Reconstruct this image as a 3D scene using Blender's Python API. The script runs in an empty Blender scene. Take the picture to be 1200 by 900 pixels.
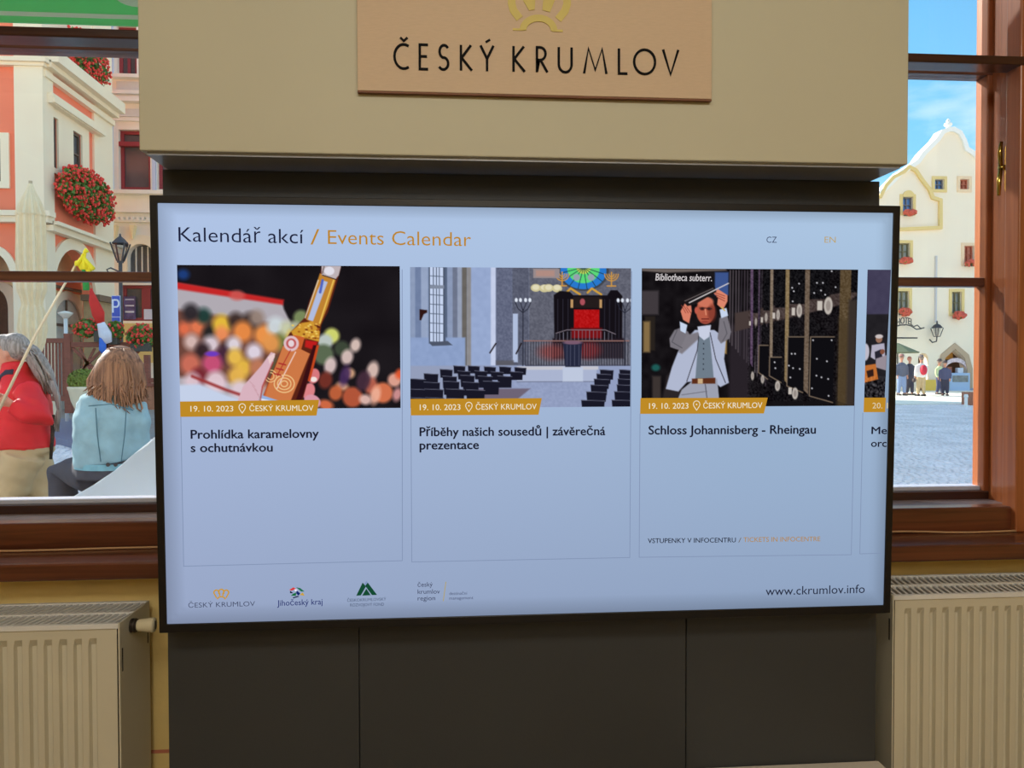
import bpy, bmesh, math, random
import numpy as np
from mathutils import Vector, Matrix, noise
from mathutils.geometry import tessellate_polygon
random.seed(7)
C = bpy.context.scene.collection
PI = math.pi

def S(r, g, b):
    return tuple((c/255/12.92 if c/255 <= .04045 else ((c/255+.055)/1.055)**2.4) for c in (r, g, b))

# ------------------------------------------------------------------ camera
YAW, PITCH, ROLL, FOC = .0792, .0208, -.0022, 941.
EYE = Vector((0, 0, 1.55))
fw = Vector((math.sin(YAW)*math.cos(PITCH), math.cos(YAW)*math.cos(PITCH), -math.sin(PITCH)))
rt = Vector((math.cos(YAW), -math.sin(YAW), 0)); up = rt.cross(fw)
rt, up = math.cos(ROLL)*rt+math.sin(ROLL)*up, -math.sin(ROLL)*rt+math.cos(ROLL)*up
cam = bpy.data.cameras.new('camera'); cam.lens = FOC/1200*36; cam.sensor_width = 36; cam.clip_end = 500; cam.clip_start = .02
co = bpy.data.objects.new('camera', cam); C.objects.link(co)
co.matrix_world = Matrix(((rt.x, up.x, -fw.x, 0), (rt.y, up.y, -fw.y, 0), (rt.z, up.z, -fw.z, 1.55), (0, 0, 0, 1)))
bpy.context.scene.camera = co

def ray(px, py): return fw*FOC + rt*(px-600) - up*(py-450)
def at(px, py, Y):
    d = ray(px, py); return EYE + d*(Y/d.y)
def cyz(px, py, Y): p_ = at(px, py, Y); return (p_.x, p_.z)
def atX(px, py, X):
    d = ray(px, py); return EYE + d*(X/d.x)
def atZ(px, py, Z):
    d = ray(px, py); return EYE + d*((Z-1.55)/d.z)

# ------------------------------------------------------------------ view, sky, sun, added room light
vs = bpy.context.scene.view_settings
vs.view_transform = 'Standard'; vs.look = 'None'; vs.exposure = 0.0; vs.gamma = 1; vs.use_curve_mapping = False
w = bpy.data.worlds.new('sky'); bpy.context.scene.world = w; w.use_nodes = True
nt = w.node_tree; nt.nodes.clear()
N = nt.nodes.new; L = nt.links.new
out = N('ShaderNodeOutputWorld'); bg = N('ShaderNodeBackground'); bg.inputs[1].default_value = 2.6
tc = N('ShaderNodeTexCoord'); sx = N('ShaderNodeSeparateXYZ'); L(tc.outputs['Generated'], sx.inputs[0])
rp = N('ShaderNodeValToRGB'); L(sx.outputs['Z'], rp.inputs[0])
cr = rp.color_ramp; cr.elements[0].position = 0.0; cr.elements[0].color = (*S(248, 230, 200), 1)
cr.elements[1].position = .9; cr.elements[1].color = (*S(96, 130, 160), 1)
e = cr.elements.new(.13); e.color = (*S(200, 198, 186), 1); e = cr.elements.new(.21); e.color = (*S(98, 152, 182), 1)
e = cr.elements.new(.45); e.color = (*S(78, 134, 172), 1)
mp = N('ShaderNodeMapping'); mp.inputs['Scale'].default_value = (1.2, 1.2, 4.2); mp.inputs['Location'].default_value = (1.9, .6, .35)
L(tc.outputs['Generated'], mp.inputs[0])
nz = N('ShaderNodeTexNoise'); nz.inputs['Scale'].default_value = 3.0; nz.inputs['Detail'].default_value = 6; L(mp.outputs[0], nz.inputs[0])
cl = N('ShaderNodeValToRGB'); L(nz.outputs['Fac'], cl.inputs[0])
cl.color_ramp.elements[0].position = .5; cl.color_ramp.elements[0].color = (0, 0, 0, 1)
cl.color_ramp.elements[1].position = .72; cl.color_ramp.elements[1].color = (.85, .85, .85, 1)
mx = N('ShaderNodeMix'); mx.data_type = 'RGBA'
L(cl.outputs[0], mx.inputs[0]); L(rp.outputs[0], mx.inputs[6]); mx.inputs[7].default_value = (.54, .55, .57, 1)
L(mx.outputs[2], bg.inputs[0]); L(bg.outputs[0], out.inputs[0])

sun = bpy.data.lights.new('sun', 'SUN'); sun.energy = 8.0; sun.angle = math.radians(.7); sun.color = (1, .93, .82)
so = bpy.data.objects.new('sun', sun); C.objects.link(so)
so.rotation_euler = Vector((-.70, .60, .47)).to_track_quat('Z', 'Y').to_euler()
def area(name, loc, target, sx_, sy_, power, col):
    l = bpy.data.lights.new(name, 'AREA'); l.shape = 'RECTANGLE'; l.size = sx_; l.size_y = sy_; l.energy = power; l.color = col
    o = bpy.data.objects.new(name, l); C.objects.link(o); o.location = loc
    o.rotation_euler = (Vector(loc)-Vector(target)).to_track_quat('Z', 'Y').to_euler()
area('room_fill_light', (.1, -.9, 3.3), (.2, 1.5, 1.6), 3.2, .6, 52, (1, .97, .89))  # unseen area light without a fixture, added to brighten the display wall
area('room_fill_light', (.3, -3.2, 3.3), (.2, -3.2, 0), 2.4, .8, 66, (1, .97, .89))  # second added area light, unseen behind the camera

# ------------------------------------------------------------------ materials
MATS = {}
def mat(name, col, rough=.6, metal=0., noise_=0., nscale=8., bump=0., bscale=40., spec=.5, coat=0., stretch=(1, 1, 1), coords='Object'):
    if name in MATS: return MATS[name]
    m = bpy.data.materials.new(name); m.use_nodes = True; nt = m.node_tree; b = nt.nodes['Principled BSDF']
    b.inputs['Base Color'].default_value = (*col, 1); b.inputs['Roughness'].default_value = rough
    b.inputs['Metallic'].default_value = metal; b.inputs['Specular IOR Level'].default_value = spec
    b.inputs['Coat Weight'].default_value = coat
    tc = nt.nodes.new('ShaderNodeTexCoord'); mp = nt.nodes.new('ShaderNodeMapping'); mp.inputs['Scale'].default_value = stretch
    nt.links.new(tc.outputs[coords], mp.inputs[0])
    if noise_:
        n = nt.nodes.new('ShaderNodeTexNoise'); n.inputs['Scale'].default_value = nscale; n.inputs['Detail'].default_value = 5
        nt.links.new(mp.outputs[0], n.inputs[0])
        r = nt.nodes.new('ShaderNodeValToRGB'); nt.links.new(n.outputs['Fac'], r.inputs[0])
        r.color_ramp.elements[0].position = .3; r.color_ramp.elements[1].position = .7
        r.color_ramp.elements[0].color = (*[c*(1-noise_) for c in col], 1); r.color_ramp.elements[1].color = (*[min(1, c*(1+noise_)) for c in col], 1)
        nt.links.new(r.outputs[0], b.inputs['Base Color'])
    if bump:
        n = nt.nodes.new('ShaderNodeTexNoise'); n.inputs['Scale'].default_value = bscale; n.inputs['Detail'].default_value = 4
        nt.links.new(mp.outputs[0], n.inputs[0])
        q = nt.nodes.new('ShaderNodeBump'); q.inputs['Strength'].default_value = bump; q.inputs['Distance'].default_value = .01
        nt.links.new(n.outputs['Fac'], q.inputs['Height']); nt.links.new(q.outputs[0], b.inputs['Normal'])
    MATS[name] = m; return m
def emis(name, col, s=1.0):
    if name in MATS: return MATS[name]
    m = bpy.data.materials.new(name); m.use_nodes = True; nt = m.node_tree; nt.nodes.clear()
    o = nt.nodes.new('ShaderNodeOutputMaterial'); e_ = nt.nodes.new('ShaderNodeEmission')
    e_.inputs[0].default_value = (*col, 1); e_.inputs[1].default_value = s
    nt.links.new(e_.outputs[0], o.inputs[0]); MATS[name] = m; return m
def emis_attr(name='display_light'):
    if name in MATS: return MATS[name]
    m = bpy.data.materials.new(name); m.use_nodes = True; nt = m.node_tree; nt.nodes.clear()
    o = nt.nodes.new('ShaderNodeOutputMaterial'); e_ = nt.nodes.new('ShaderNodeEmission')
    a = nt.nodes.new('ShaderNodeAttribute'); a.attribute_name = 'col'
    nt.links.new(a.outputs['Color'], e_.inputs[0]); nt.links.new(e_.outputs[0], o.inputs[0]); MATS[name] = m; return m
def glass(name, tint=(1, 1, 1), refl=1.0):
    m = bpy.data.materials.new(name); m.use_nodes = True; nt = m.node_tree; nt.nodes.clear()
    o = nt.nodes.new('ShaderNodeOutputMaterial'); t = nt.nodes.new('ShaderNodeBsdfTransparent'); g = nt.nodes.new('ShaderNodeBsdfGlossy')
    t.inputs[0].default_value = (*tint, 1); g.inputs['Roughness'].default_value = .01
    f = nt.nodes.new('ShaderNodeFresnel'); f.inputs[0].default_value = 1.45
    mm = nt.nodes.new('ShaderNodeMath'); mm.operation = 'MULTIPLY'; mm.inputs[1].default_value = refl
    x = nt.nodes.new('ShaderNodeMixShader'); nt.links.new(f.outputs[0], mm.inputs[0]); nt.links.new(mm.outputs[0], x.inputs[0])
    nt.links.new(t.outputs[0], x.inputs[1]); nt.links.new(g.outputs[0], x.inputs[2]); nt.links.new(x.outputs[0], o.inputs[0])
    return m
def wood(name, c1, c2, rough=.35, axis='X', sc=1.0):
    m = bpy.data.materials.new(name); m.use_nodes = True; nt = m.node_tree; b = nt.nodes['Principled BSDF']
    tc = nt.nodes.new('ShaderNodeTexCoord'); mp = nt.nodes.new('ShaderNodeMapping')
    mp.inputs['Scale'].default_value = {'X': (1, 22, 22), 'Z': (22, 22, 1)}[axis]
    nt.links.new(tc.outputs['Object'], mp.inputs[0])
    n = nt.nodes.new('ShaderNodeTexNoise'); n.inputs['Scale'].default_value = 2.2*sc; n.inputs['Detail'].default_value = 7; n.inputs['Distortion'].default_value = .6
    nt.links.new(mp.outputs[0], n.inputs[0])
    r = nt.nodes.new('ShaderNodeValToRGB'); nt.links.new(n.outputs['Fac'], r.inputs[0])
    r.color_ramp.elements[0].position = .32; r.color_ramp.elements[1].position = .68
    r.color_ramp.elements[0].color = (*c1, 1); r.color_ramp.elements[1].color = (*c2, 1)
    nt.links.new(r.outputs[0], b.inputs['Base Color']); b.inputs['Roughness'].default_value = rough; b.inputs['Coat Weight'].default_value = .35 if rough < .4 else 0; b.inputs['Coat Roughness'].default_value = .12
    q = nt.nodes.new('ShaderNodeBump'); q.inputs['Strength'].default_value = .15; q.inputs['Distance'].default_value = .002
    nt.links.new(n.outputs['Fac'], q.inputs['Height']); nt.links.new(q.outputs[0], b.inputs['Normal'])
    MATS[name] = m; return m

# ------------------------------------------------------------------ mesh helpers
class MB:
    def __init__(s): s.v = []; s.f = []
    def box(s, x0, x1, y0, y1, z0, z1, T=None):
        b = len(s.v)
        for z in (z0, z1):
            for x, y in ((x0, y0), (x1, y0), (x1, y1), (x0, y1)):
                p = Vector((x, y, z)); s.v.append(tuple(T(p)) if T else tuple(p))
        for f in ((3, 2, 1, 0), (4, 5, 6, 7), (0, 1, 5, 4), (1, 2, 6, 5), (2, 3, 7, 6), (3, 0, 4, 7)): s.f.append([b+i for i in f])
        return s
    def plate(s, fr, outer, holes=(), d0=0., d1=.1):
        """2D outline (a, b) with holes, extruded from depth d0 to d1 along the frame's normal"""
        o, u, v, n = fr
        loops = [list(outer)]+[list(h) for h in holes]
        b = len(s.v); flat = [p for l in loops for p in l]; k = len(flat)
        for d in (d0, d1):
            for a, c in flat: s.v.append(tuple(o+u*a+v*c+n*d))
        for t in tessellate_polygon([[Vector((a, c, 0)) for a, c in l] for l in loops]):
            s.f.append([b+t[0], b+t[1], b+t[2]]); s.f.append([b+k+t[2], b+k+t[1], b+k+t[0]])
        q = 0
        for l in loops:
            m = len(l)
            for i in range(m): a1, a2 = b+q+i, b+q+(i+1) % m; s.f.append([a1, a2, a2+k, a1+k])
            q += m
        return s
    def tube(s, pts, rad, n=8, cap=True, flat=1.0, flatdir=None):
        pts = [Vector(p) for p in pts]
        if not hasattr(rad, '__len__'): rad = [rad]*len(pts)
        b = len(s.v); prev = None
        for i, p in enumerate(pts):
            d = (pts[min(i+1, len(pts)-1)]-pts[max(i-1, 0)]).normalized()
            if prev is None:
                a = flatdir if flatdir is not None else (Vector((0, 0, 1)) if abs(d.z) < .9 else Vector((0, 1, 0)))
                prev = a
            x = (prev-d*prev.dot(d)).normalized(); y = d.cross(x); prev = x
            r = rad[i]; rx, ry = (r if hasattr(r, '__len__') else (r, r*flat))
            for k in range(n):
                t = 2*PI*k/n; s.v.append(tuple(p+x*(math.cos(t)*rx)+y*(math.sin(t)*ry)))
        for i in range(len(pts)-1):
            for k in range(n):
                a1, a2 = b+i*n+k, b+i*n+(k+1) % n; s.f.append([a1, a2, a2+n, a1+n])
        if cap: s.f.append([b+k for k in range(n)][::-1]); s.f.append([b+(len(pts)-1)*n+k for k in range(n)])
        return s
    def ball(s, c, r, nu=12, nv=8, T=None):
        b = len(s.v); r = r if hasattr(r, '__len__') else (r, r, r); c = Vector(c)
        def put(p): s.v.append(tuple(c+(T@p if T else p)))
        put(Vector((0, 0, -r[2])))
        for j in range(1, nv):
            f = -PI/2+PI*j/nv
            for i in range(nu):
                t = 2*PI*i/nu; put(Vector((r[0]*math.cos(f)*math.cos(t), r[1]*math.cos(f)*math.sin(t), r[2]*math.sin(f))))
        put(Vector((0, 0, r[2]))); e_ = len(s.v)-1
        for i in range(nu):
            s.f.append([b, b+1+(i+1) % nu, b+1+i])
            for j in range(nv-2):
                q = b+1+j*nu; s.f.append([q+i, q+(i+1) % nu, q+nu+(i+1) % nu, q+nu+i])
            s.f.append([e_, e_-nu+i, e_-nu+(i+1) % nu])
        return s
    def lathe(s, c, prof, n=20, axis='Z'):
        b = len(s.v); c = Vector(c)
        for r, h in prof:
            for k in range(n):
                t = 2*PI*k/n; x, y = r*math.cos(t), r*math.sin(t)
                s.v.append(tuple(c+(Vector((x, y, h)) if axis == 'Z' else Vector((h, x, y)) if axis == 'X' else Vector((x, h, y)))))
        for i in range(len(prof)-1):
            for k in range(n):
                a1, a2 = b+i*n+k, b+i*n+(k+1) % n; s.f.append([a1, a2, a2+n, a1+n])
        s.f.append([b+k for k in range(n)][::-1]); s.f.append([b+(len(prof)-1)*n+k for k in range(n)])
        return s
    def mesh(s, name, m=None):
        me = bpy.data.meshes.new(name); me.from_pydata(s.v, [], s.f); me.update()
        bm = bmesh.new(); bm.from_mesh(me); bmesh.ops.recalc_face_normals(bm, faces=bm.faces); bm.to_mesh(me); bm.free()
        if m: me.materials.append(m)
        return me
    def build(s, name, m, parent=None, smooth=False, bevel=0., fuse=0., sm=4, wr=0.):
        me = s.mesh(name, m)
        if fuse:
            t = bpy.data.objects.new('tmp', me); C.objects.link(t)
            r = t.modifiers.new('r', 'REMESH'); r.mode = 'VOXEL'; r.voxel_size = fuse; r.use_smooth_shade = True
            if sm: q = t.modifiers.new('s', 'SMOOTH'); q.iterations = sm; q.factor = .5
            me2 = bpy.data.meshes.new_from_object(t.evaluated_get(bpy.context.evaluated_depsgraph_get()))
            bpy.data.objects.remove(t); me2.materials.clear(); me2.materials.append(m); me = me2; me.name = name; smooth = True
            if wr:
                for v_ in me.vertices:
                    q = v_.co; f_ = noise.noise(Vector((q.x*5, q.y*5, q.z*13+q.x*6)))+.5*noise.noise(Vector((q.x*14+q.z*9, q.y*12, q.z*16)))
                    v_.co = q+v_.normal*wr*f_*1.6
        if smooth:
            for p in me.polygons: p.use_smooth = True
        o = bpy.data.objects.new(name, me); C.objects.link(o)
        if bevel:
            b = o.modifiers.new('bevel', 'BEVEL'); b.width = bevel; b.segments = 2; b.limit_method = 'ANGLE'
        put(o, parent)
        return o
def put(o, parent):
    """parent while keeping the mesh where its world coordinates say"""
    if parent is not None:
        o.parent = parent
        base = parent if parent.type == 'EMPTY' else parent.parent
        if parent.type == 'EMPTY' and not parent.get('_local'): o.location = -Vector(parent.location)
def tag(o, label, cat, group=None):
    o['label'] = label; o['category'] = cat
    if group: o['group'] = group
    return o
def thing(name, label, cat, loc=(0, 0, 0), group=None):
    o = bpy.data.objects.new(name, None); C.objects.link(o); o.location = loc; o.empty_display_size = .1
    return tag(o, label, cat, group)
def struct(o): o['kind'] = 'structure'; return o
XU, YU, ZU = Vector((1, 0, 0)), Vector((0, 1, 0)), Vector((0, 0, 1))

# ------------------------------------------------------------------ palette
m_wall = mat('yellow_plaster', S(236, 206, 132), .8, noise_=.05, nscale=5, bump=.15, bscale=60)
m_ceil = mat('ceiling_paint', S(225, 215, 195), .9, noise_=.02)
m_floor = mat('stone_floor', S(140, 125, 105), .5, noise_=.12, nscale=4)
m_wood = wood('brown_stained_wood', S(72, 34, 20), S(112, 60, 36), .3, 'X')
m_woodv = wood('brown_stained_wood_upright', S(150, 84, 46), S(178, 106, 62), .35, 'Z')
m_dark = mat('charcoal_laminate', S(58, 59, 59), .5, noise_=.05, nscale=3, bump=.05, bscale=300, spec=.35)
m_beige = mat('beige_board', S(196, 190, 164), .55, noise_=.02, nscale=3, spec=.3)
m_glass = glass('window_glass', (.97, .985, 1), .8)

# ------------------------------------------------------------------ room shell
WY0, WY1 = 2.16, 2.62          # the window wall: inner face and outer face
OZ0, OZ1 = 1.0, 3.15            # window openings
LX0, LX1, RX0, RX1 = -2.75, -.70, 1.14, 2.75
mb = MB()
for a, b in ((-3.6, LX0), (LX1, RX0), (RX1, 3.6)): mb.box(a, b, WY0, WY1, 0, 3.4)
for a, b in ((LX0, LX1), (RX0, RX1)): mb.box(a, b, WY0, WY1, 0, OZ0); mb.box(a, b, WY0, WY1, OZ1, 3.4)
wf = struct(mb.build('wall_front', m_wall))
mb = MB()
for a, b in ((-14, LX0), (LX1, RX0), (RX1, 14)): mb.box(a, b, WY1+.001, WY1+.02, 0, 6)
for a, b in ((LX0, LX1), (RX0, RX1)): mb.box(a, b, WY1+.001, WY1+.02, 0, OZ0); mb.box(a, b, WY1+.001, WY1+.02, OZ1, 6)
mb.build('bounce_skin', mat('pale_bounce_skin', S(214, 216, 222), .9, noise_=.04), wf)  # unseen pale skin, added to make the light bounced outside less warm
struct(MB().box(-3.8, -3.6, -4.6, WY1, 0, 3.4).build('wall_left', m_wall))
struct(MB().box(3.6, 3.8, -4.6, WY1, 0, 3.4).build('wall_right', m_wall))
struct(MB().box(-3.8, 3.8, -4.8, -4.6, 0, 3.4).build('wall_back', m_wall))
struct(MB().box(-3.8, 3.8, -4.8, WY1, -.1, 0).build('floor', m_floor))
struct(MB().box(-3.8, 3.8, -4.8, WY1, 3.4, 3.5).build('ceiling', m_ceil))
z0 = at(185, 879, WY0-.002).z; z1 = at(185, 883, WY0-.002).z
struct(MB().box(-3.6, 3.6, WY0-.0015, WY0+.001, z1, z0).build('trim_1', mat('faded_red_line', S(200, 120, 90), .8, noise_=.1)))

# ------------------------------------------------------------------ the two windows
YB = 2.42
def z_at(px, py, Y): return at(px, py, Y).z
zb_tr0, zb_tr1 = z_at(160, 63, YB), z_at(160, 50, YB)
zb_in0, zb_in1 = z_at(160, 49, 2.22), z_at(160, 38, 2.22)
zb_m0, zb_m1 = z_at(100, 330, YB), z_at(100, 318.5, YB)
z_rail_top = z_at(100, 585, YB)
z_sill_top = z_at(100, 659, 2.07)
def window(name, x0, x1, posts):
    r = bpy.data.objects.new(name, None); C.objects.link(r); r.location = (x0, YB, OZ0); struct(r)
    o = MB().box(x0, x1, 2.065, 2.225, z_sill_top-.045, z_sill_top).build('window_sill', m_wood, r, bevel=.006)
    MB().box(x0, x1, 2.225, 2.28, z_sill_top-.03, z_at(100, 612, 2.225)).build('inner_rail', m_wood, r, bevel=.005)
    MB().box(x0, x1, 2.28, YB-.02, z_sill_top-.02, z_at(100, 612, 2.225)-.006).build('reveal_board', mat('pale_grey_ledge', S(150, 140, 145), .25, noise_=.06), r, bevel=.002)
    MB().box(x0, x1, YB-.02, YB+.04, z_sill_top, z_rail_top-.012).build('bottom_rail', wood_d, r, bevel=.004)
    MB().box(x0, x1, YB+.0, YB+.06, z_rail_top-.012, z_rail_top).build('rail_highlight', mat('painted_highlight', S(190, 195, 215), .4), r, bevel=.002)  # pale colour paints in the highlight along the rail's top
    MB().box(x0, x1, 2.20, 2.27, zb_in0, zb_in1).build('inner_transom', wood_d, r, bevel=.004)
    t = MB().box(x0, x1, YB-.02, YB+.04, zb_tr0, zb_tr1)
    t.box(x0, x1, YB-.032, YB-.02, zb_tr0+.012, zb_tr0+.022)
    t.build('transom', wood_t, r, bevel=.003)
    MB().box(x0, x1, YB-.012, YB+.03, zb_m0, zb_m1).build('glazing_bar', wood_t, r, bevel=.004)
    MB().box(x0, x1, 2.27, YB+.03, OZ1-.07, OZ1).build('top_rail', wood_d, r, bevel=.003)
    for a, b in posts: MB().box(a, b, YB-.018, YB+.04, z_sill_top, OZ1).build('stile', m_woodv, r, bevel=.004)
    za, zb_, zc = z_rail_top, (zb_m0, zb_m1), (zb_tr0, zb_tr1)
    for p0, p1 in ((za, zb_[0]), (zb_[1], zc[0]), (zc[1], OZ1-.07)):
        MB().box(x0+.01, x1-.01, YB+.008, YB+.012, p0, p1).build('pane', m_glass, r)
    return r
wood_d = wood('dark_stained_wood', S(48, 24, 18), S(74, 40, 30), .3, 'X')
wood_t = wood('transom_wood', S(88, 56, 48), S(120, 78, 62), .35, 'X')
window('window_1', LX0, LX1, ((LX0, LX0+.07), (-1.9, -1.8), (LX1-.07, LX1)))
XJ0 = at(1151, 300, YB).x; XJ1 = at(1160, 300, YB).x
w2 = window('window_2', RX0, RX1, ((RX0, RX0+.07), (XJ0, XJ0+.05)))
# upright post between the right window's two leaves: stepped side seen from the left, with brass handle
XP = at(1168, 300, 2.36).x; XQ = at(1191, 300, 2.22).x
MB().box(XJ0+.018, XQ+.05, 2.355, YB-.018, z_sill_top, OZ1).build('rebate_post', m_woodv, w2, bevel=.003)
MB().box(XP+.004, XQ+.05, 2.262, 2.358, z_sill_top, OZ1).build('post', m_woodv, w2, bevel=.006)
MB().box(XQ-.004, XQ+.06, 2.205, 2.266, z_sill_top, OZ1).build('cover_strip', m_woodv, w2, bevel=.004)
m_brass = mat('brass', S(212, 190, 96), .22, 1.0, noise_=.08, nscale=20)
# handle on the side face of the post (faces left)
yh = 2.31; zt = z_at(1183, 167, yh); zbm = z_at(1183, 226, yh); xs = XP+.004; zc = (zt+zbm)/2; hh = (zt-zbm)/2
prof = [(math.sin(t)*.017, (hh-.017)+math.cos(t)*.017) for t in np.linspace(-PI/2, PI/2, 9)]
prof = prof+[(-a, -b) for a, b in prof]
o = MB().plate((Vector((xs, yh, zc)), YU, ZU, -XU), prof, (), 0, .006).build('handle_plate', m_brass, w2, bevel=.002)
h = MB().lathe((xs-.006, yh, zc+.0), [(.009, 0), (.009, -.012), (.006, -.03)][::-1], 12, 'X')
h.tube([(xs-.03, yh, zc+.002), (xs-.036, yh-.004, zc+.045), (xs-.033, yh-.006, zc+.075)], [.006, .007, .005], 8)
h.tube([(xs-.03, yh, zc+.002), (xs-.036, yh-.002, zc-.04), (xs-.038, yh-.004, zc-.085)], [.006, .007, .005], 8)
h.ball((xs-.006, yh, zt-.02), .006, 8, 6); h.ball((xs-.006, yh, zbm+.02), .006, 8, 6)
h.build('handle', m_brass, w2, smooth=True)
# thin cable lying on each sill
mc = mat('beige_cable', S(190, 150, 110), .4)
for nm, a, b, lab in (('cable', LX0+.05, -.72, 'thin pale cable lying along the left window sill'), ('cable', 1.2, 2.6, 'thin pale cable lying along the right window sill')):
    pts = [(a+(b-a)*i/24, 2.205+.006*math.sin(i*.9), z_sill_top+.004+.004*max(0, math.sin(i*.5+1))) for i in range(25)]
    tag(MB().tube(pts, .003, 6).build(nm, mc, smooth=True), lab, 'cable')

# ------------------------------------------------------------------ display column, header box, sign board
CX0, CX1, CY = -.647, 1.053, 1.895
COLT = (at(163, 177, 1.76).z+at(1064, 192, 1.76).z)/2-.007
col = thing('display_column', 'charcoal grey panelled column that carries the television', 'column', (.2, 2.0, 0))
MB().box(CX0+.002, CX1-.002, CY+.012, WY0-.004, 0, COLT).build('core', m_dark, col)
xa, xb = at(421, 800, CY).x, at(804, 800, CY).x
for a, b in ((CX0, xa-.001), (xa+.001, xb-.001), (xb+.001, CX1)): MB().box(a, b, CY, CY+.011, .02, 1.5).build('panel', m_dark, col, bevel=.0015)
MB().box(CX0, CX1, CY, CY+.011, 1.502, COLT).build('top_panel', m_dark, col, bevel=.0015)
BY = 1.76
bl = at(163, 177, BY); br = at(1064, 192, BY); bz = (bl.z+br.z)/2
hb = thing('header_box', 'beige overhanging header box above the television', 'box', ((bl.x+br.x)/2, 1.95, bz))
MB().box(bl.x, br.x, BY, WY0-.004, bz, 3.38).build('casing', m_beige, hb, bevel=.003)
MB().box(bl.x+.012, br.x-.012, BY+.012, WY0-.01, bz-.006, bz+.002).build('underside_panel', mat('grey_underside', S(165, 168, 175), .3), hb)
SY = BY-.013
s0 = at(419, 107, SY); s1 = at(834, 115, SY)
sb = thing('sign_board', 'tan board with gold crown and town name fixed on the header box', 'sign', ((s0.x+s1.x)/2, BY, (s0.z+s1.z)/2))
SZ = (s0.z+s1.z)/2
MB().box(s0.x, s1.x, SY, BY-.001, SZ, SZ+.62).build('board', mat('tan_board', S(205, 178, 146), .6, noise_=.03, nscale=60, stretch=(1, 1, 6)), sb, bevel=.001)
MB().box(s0.x, s1.x, SY+.0005, BY-.001, SZ-.004, SZ-.0005).build('board_edge', mat('brown_edge', S(120, 72, 40), .6), sb)
# stroke capitals
def arc(cx, cy, rx, ry, a0, a1, n=14): return [(cx+rx*math.cos(math.radians(a0+(a1-a0)*i/n)), cy+ry*math.sin(math.radians(a0+(a1-a0)*i/n))) for i in range(n+1)]
GL = {
 'C': (.82, [arc(.56, .5, .5, .5, 62, 298)]), 'E': (.5, [[(.48, 1), (.05, 1), (.05, 0), (.48, 0)], [(.05, .52), (.42, .52)]]),
 'S': (.5, [arc(.27, .74, .22, .26, 40, 250, 10)+arc(.23, .25, .24, .25, 70, -140, 10)]),
 'K': (.56, [[(.05, 1), (.05, 0)], [(.5, 1), (.08, .5), (.54, 0)]]), 'Y': (.6, [[(.02, 1), (.3, .48), (.3, 0)], [(.58, 1), (.3, .48)]]),
 'R': (.54, [[(.05, 0), (.05, 1)]+arc(.2, .74, .27, .26, 90, -90, 10)+[(.05, .48)], [(.22, .48), (.54, 0)]]),
 'U': (.7, [[(.05, 1), (.05, .32)]+arc(.35, .32, .3, .32, 180, 360, 12)+[(.65, 1)]]),
 'M': (.98, [[(.02, 0), (.2, 1), (.49, .12), (.78, 1), (.96, 0)]]), 'L': (.44, [[(.05, 1), (.05, 0), (.44, 0)]]),
 'O': (1.0, [arc(.5, .5, .48, .5, 0, 360, 28)]), 'V': (.66, [[(.02, 1), (.33, 0), (.64, 1)]])}
def polystrip(pts, w_, ext=0.):
    P = [Vector((p_[0], p_[1])) for p_ in pts]; n = len(P); Lh, Rh = [], []
    if ext: d = (P[0]-P[1]).normalized()*ext; P[0] = P[0]+d; d = (P[-1]-P[-2]).normalized()*ext; P[-1] = P[-1]+d
    for i in range(n):
        d0 = (P[i]-P[max(i-1, 0)]); d1 = (P[min(i+1, n-1)]-P[i])
        if d0.length < 1e-9: d0 = d1
        if d1.length < 1e-9: d1 = d0
        d0.normalize(); d1.normalize(); n0 = Vector((-d0.y, d0.x)); n1 = Vector((-d1.y, d1.x)); m_ = (n0+n1)
        m_ = m_.normalized() if m_.length > .3 else n0; k_ = min(1.6, 1/max(.4, m_.dot(n0)))
        Lh.append(P[i]+m_*k_*w_/2); Rh.append(P[i]-m_*k_*w_/2)
    return [tuple(q) for q in Lh]+[tuple(q) for q in Rh[::-1]]
def strips(mb, lines, T, w_, fr, d0, d1):
    for ln in lines: mb.plate(fr, polystrip([T(*p_) for p_ in ln], w_), (), d0, d1)
def strokes(mb, lines, T, w, y0, y1):
    for ln in lines:
        P = [Vector(T(*p)) for p in ln]
        for i in range(len(P)-1):
            d = (P[i+1]-P[i]); 
            if d.length < 1e-6: continue
            d.normalize(); n = Vector((-d.y, d.x)); e_ = d*w*.42
            q = [P[i]-e_+n*w/2, P[i]-e_-n*w/2, P[i+1]+e_-n*w/2, P[i+1]+e_+n*w/2]
            b = len(mb.v)
            for y in (y0, y1):
                for c in q: mb.v.append((c.x, y, c.y))
            mb.f += [[b, b+1, b+2, b+3], [b+7, b+6, b+5, b+4]]+[[b+k, b+(k+1) % 4, b+4+(k+1) % 4, b+4+k] for k in range(4)]
LET = [('C', 461, 479, 1), ('E', 491, 501.5, 0), ('S', 514, 526, 0), ('K', 539, 553, 0), ('Y', 563, 578.5, 2), ('K', 600.5, 615, 0), ('R', 628, 641, 0),
       ('U', 653.5, 671, 0), ('M', 684, 711, 0), ('L', 724, 734.5, 0), ('O', 742.5, 768, 0), ('V', 776.5, 795, 0)]
m_black = mat('black_lettering', S(10, 9, 10), .7, spec=.15)
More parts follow.
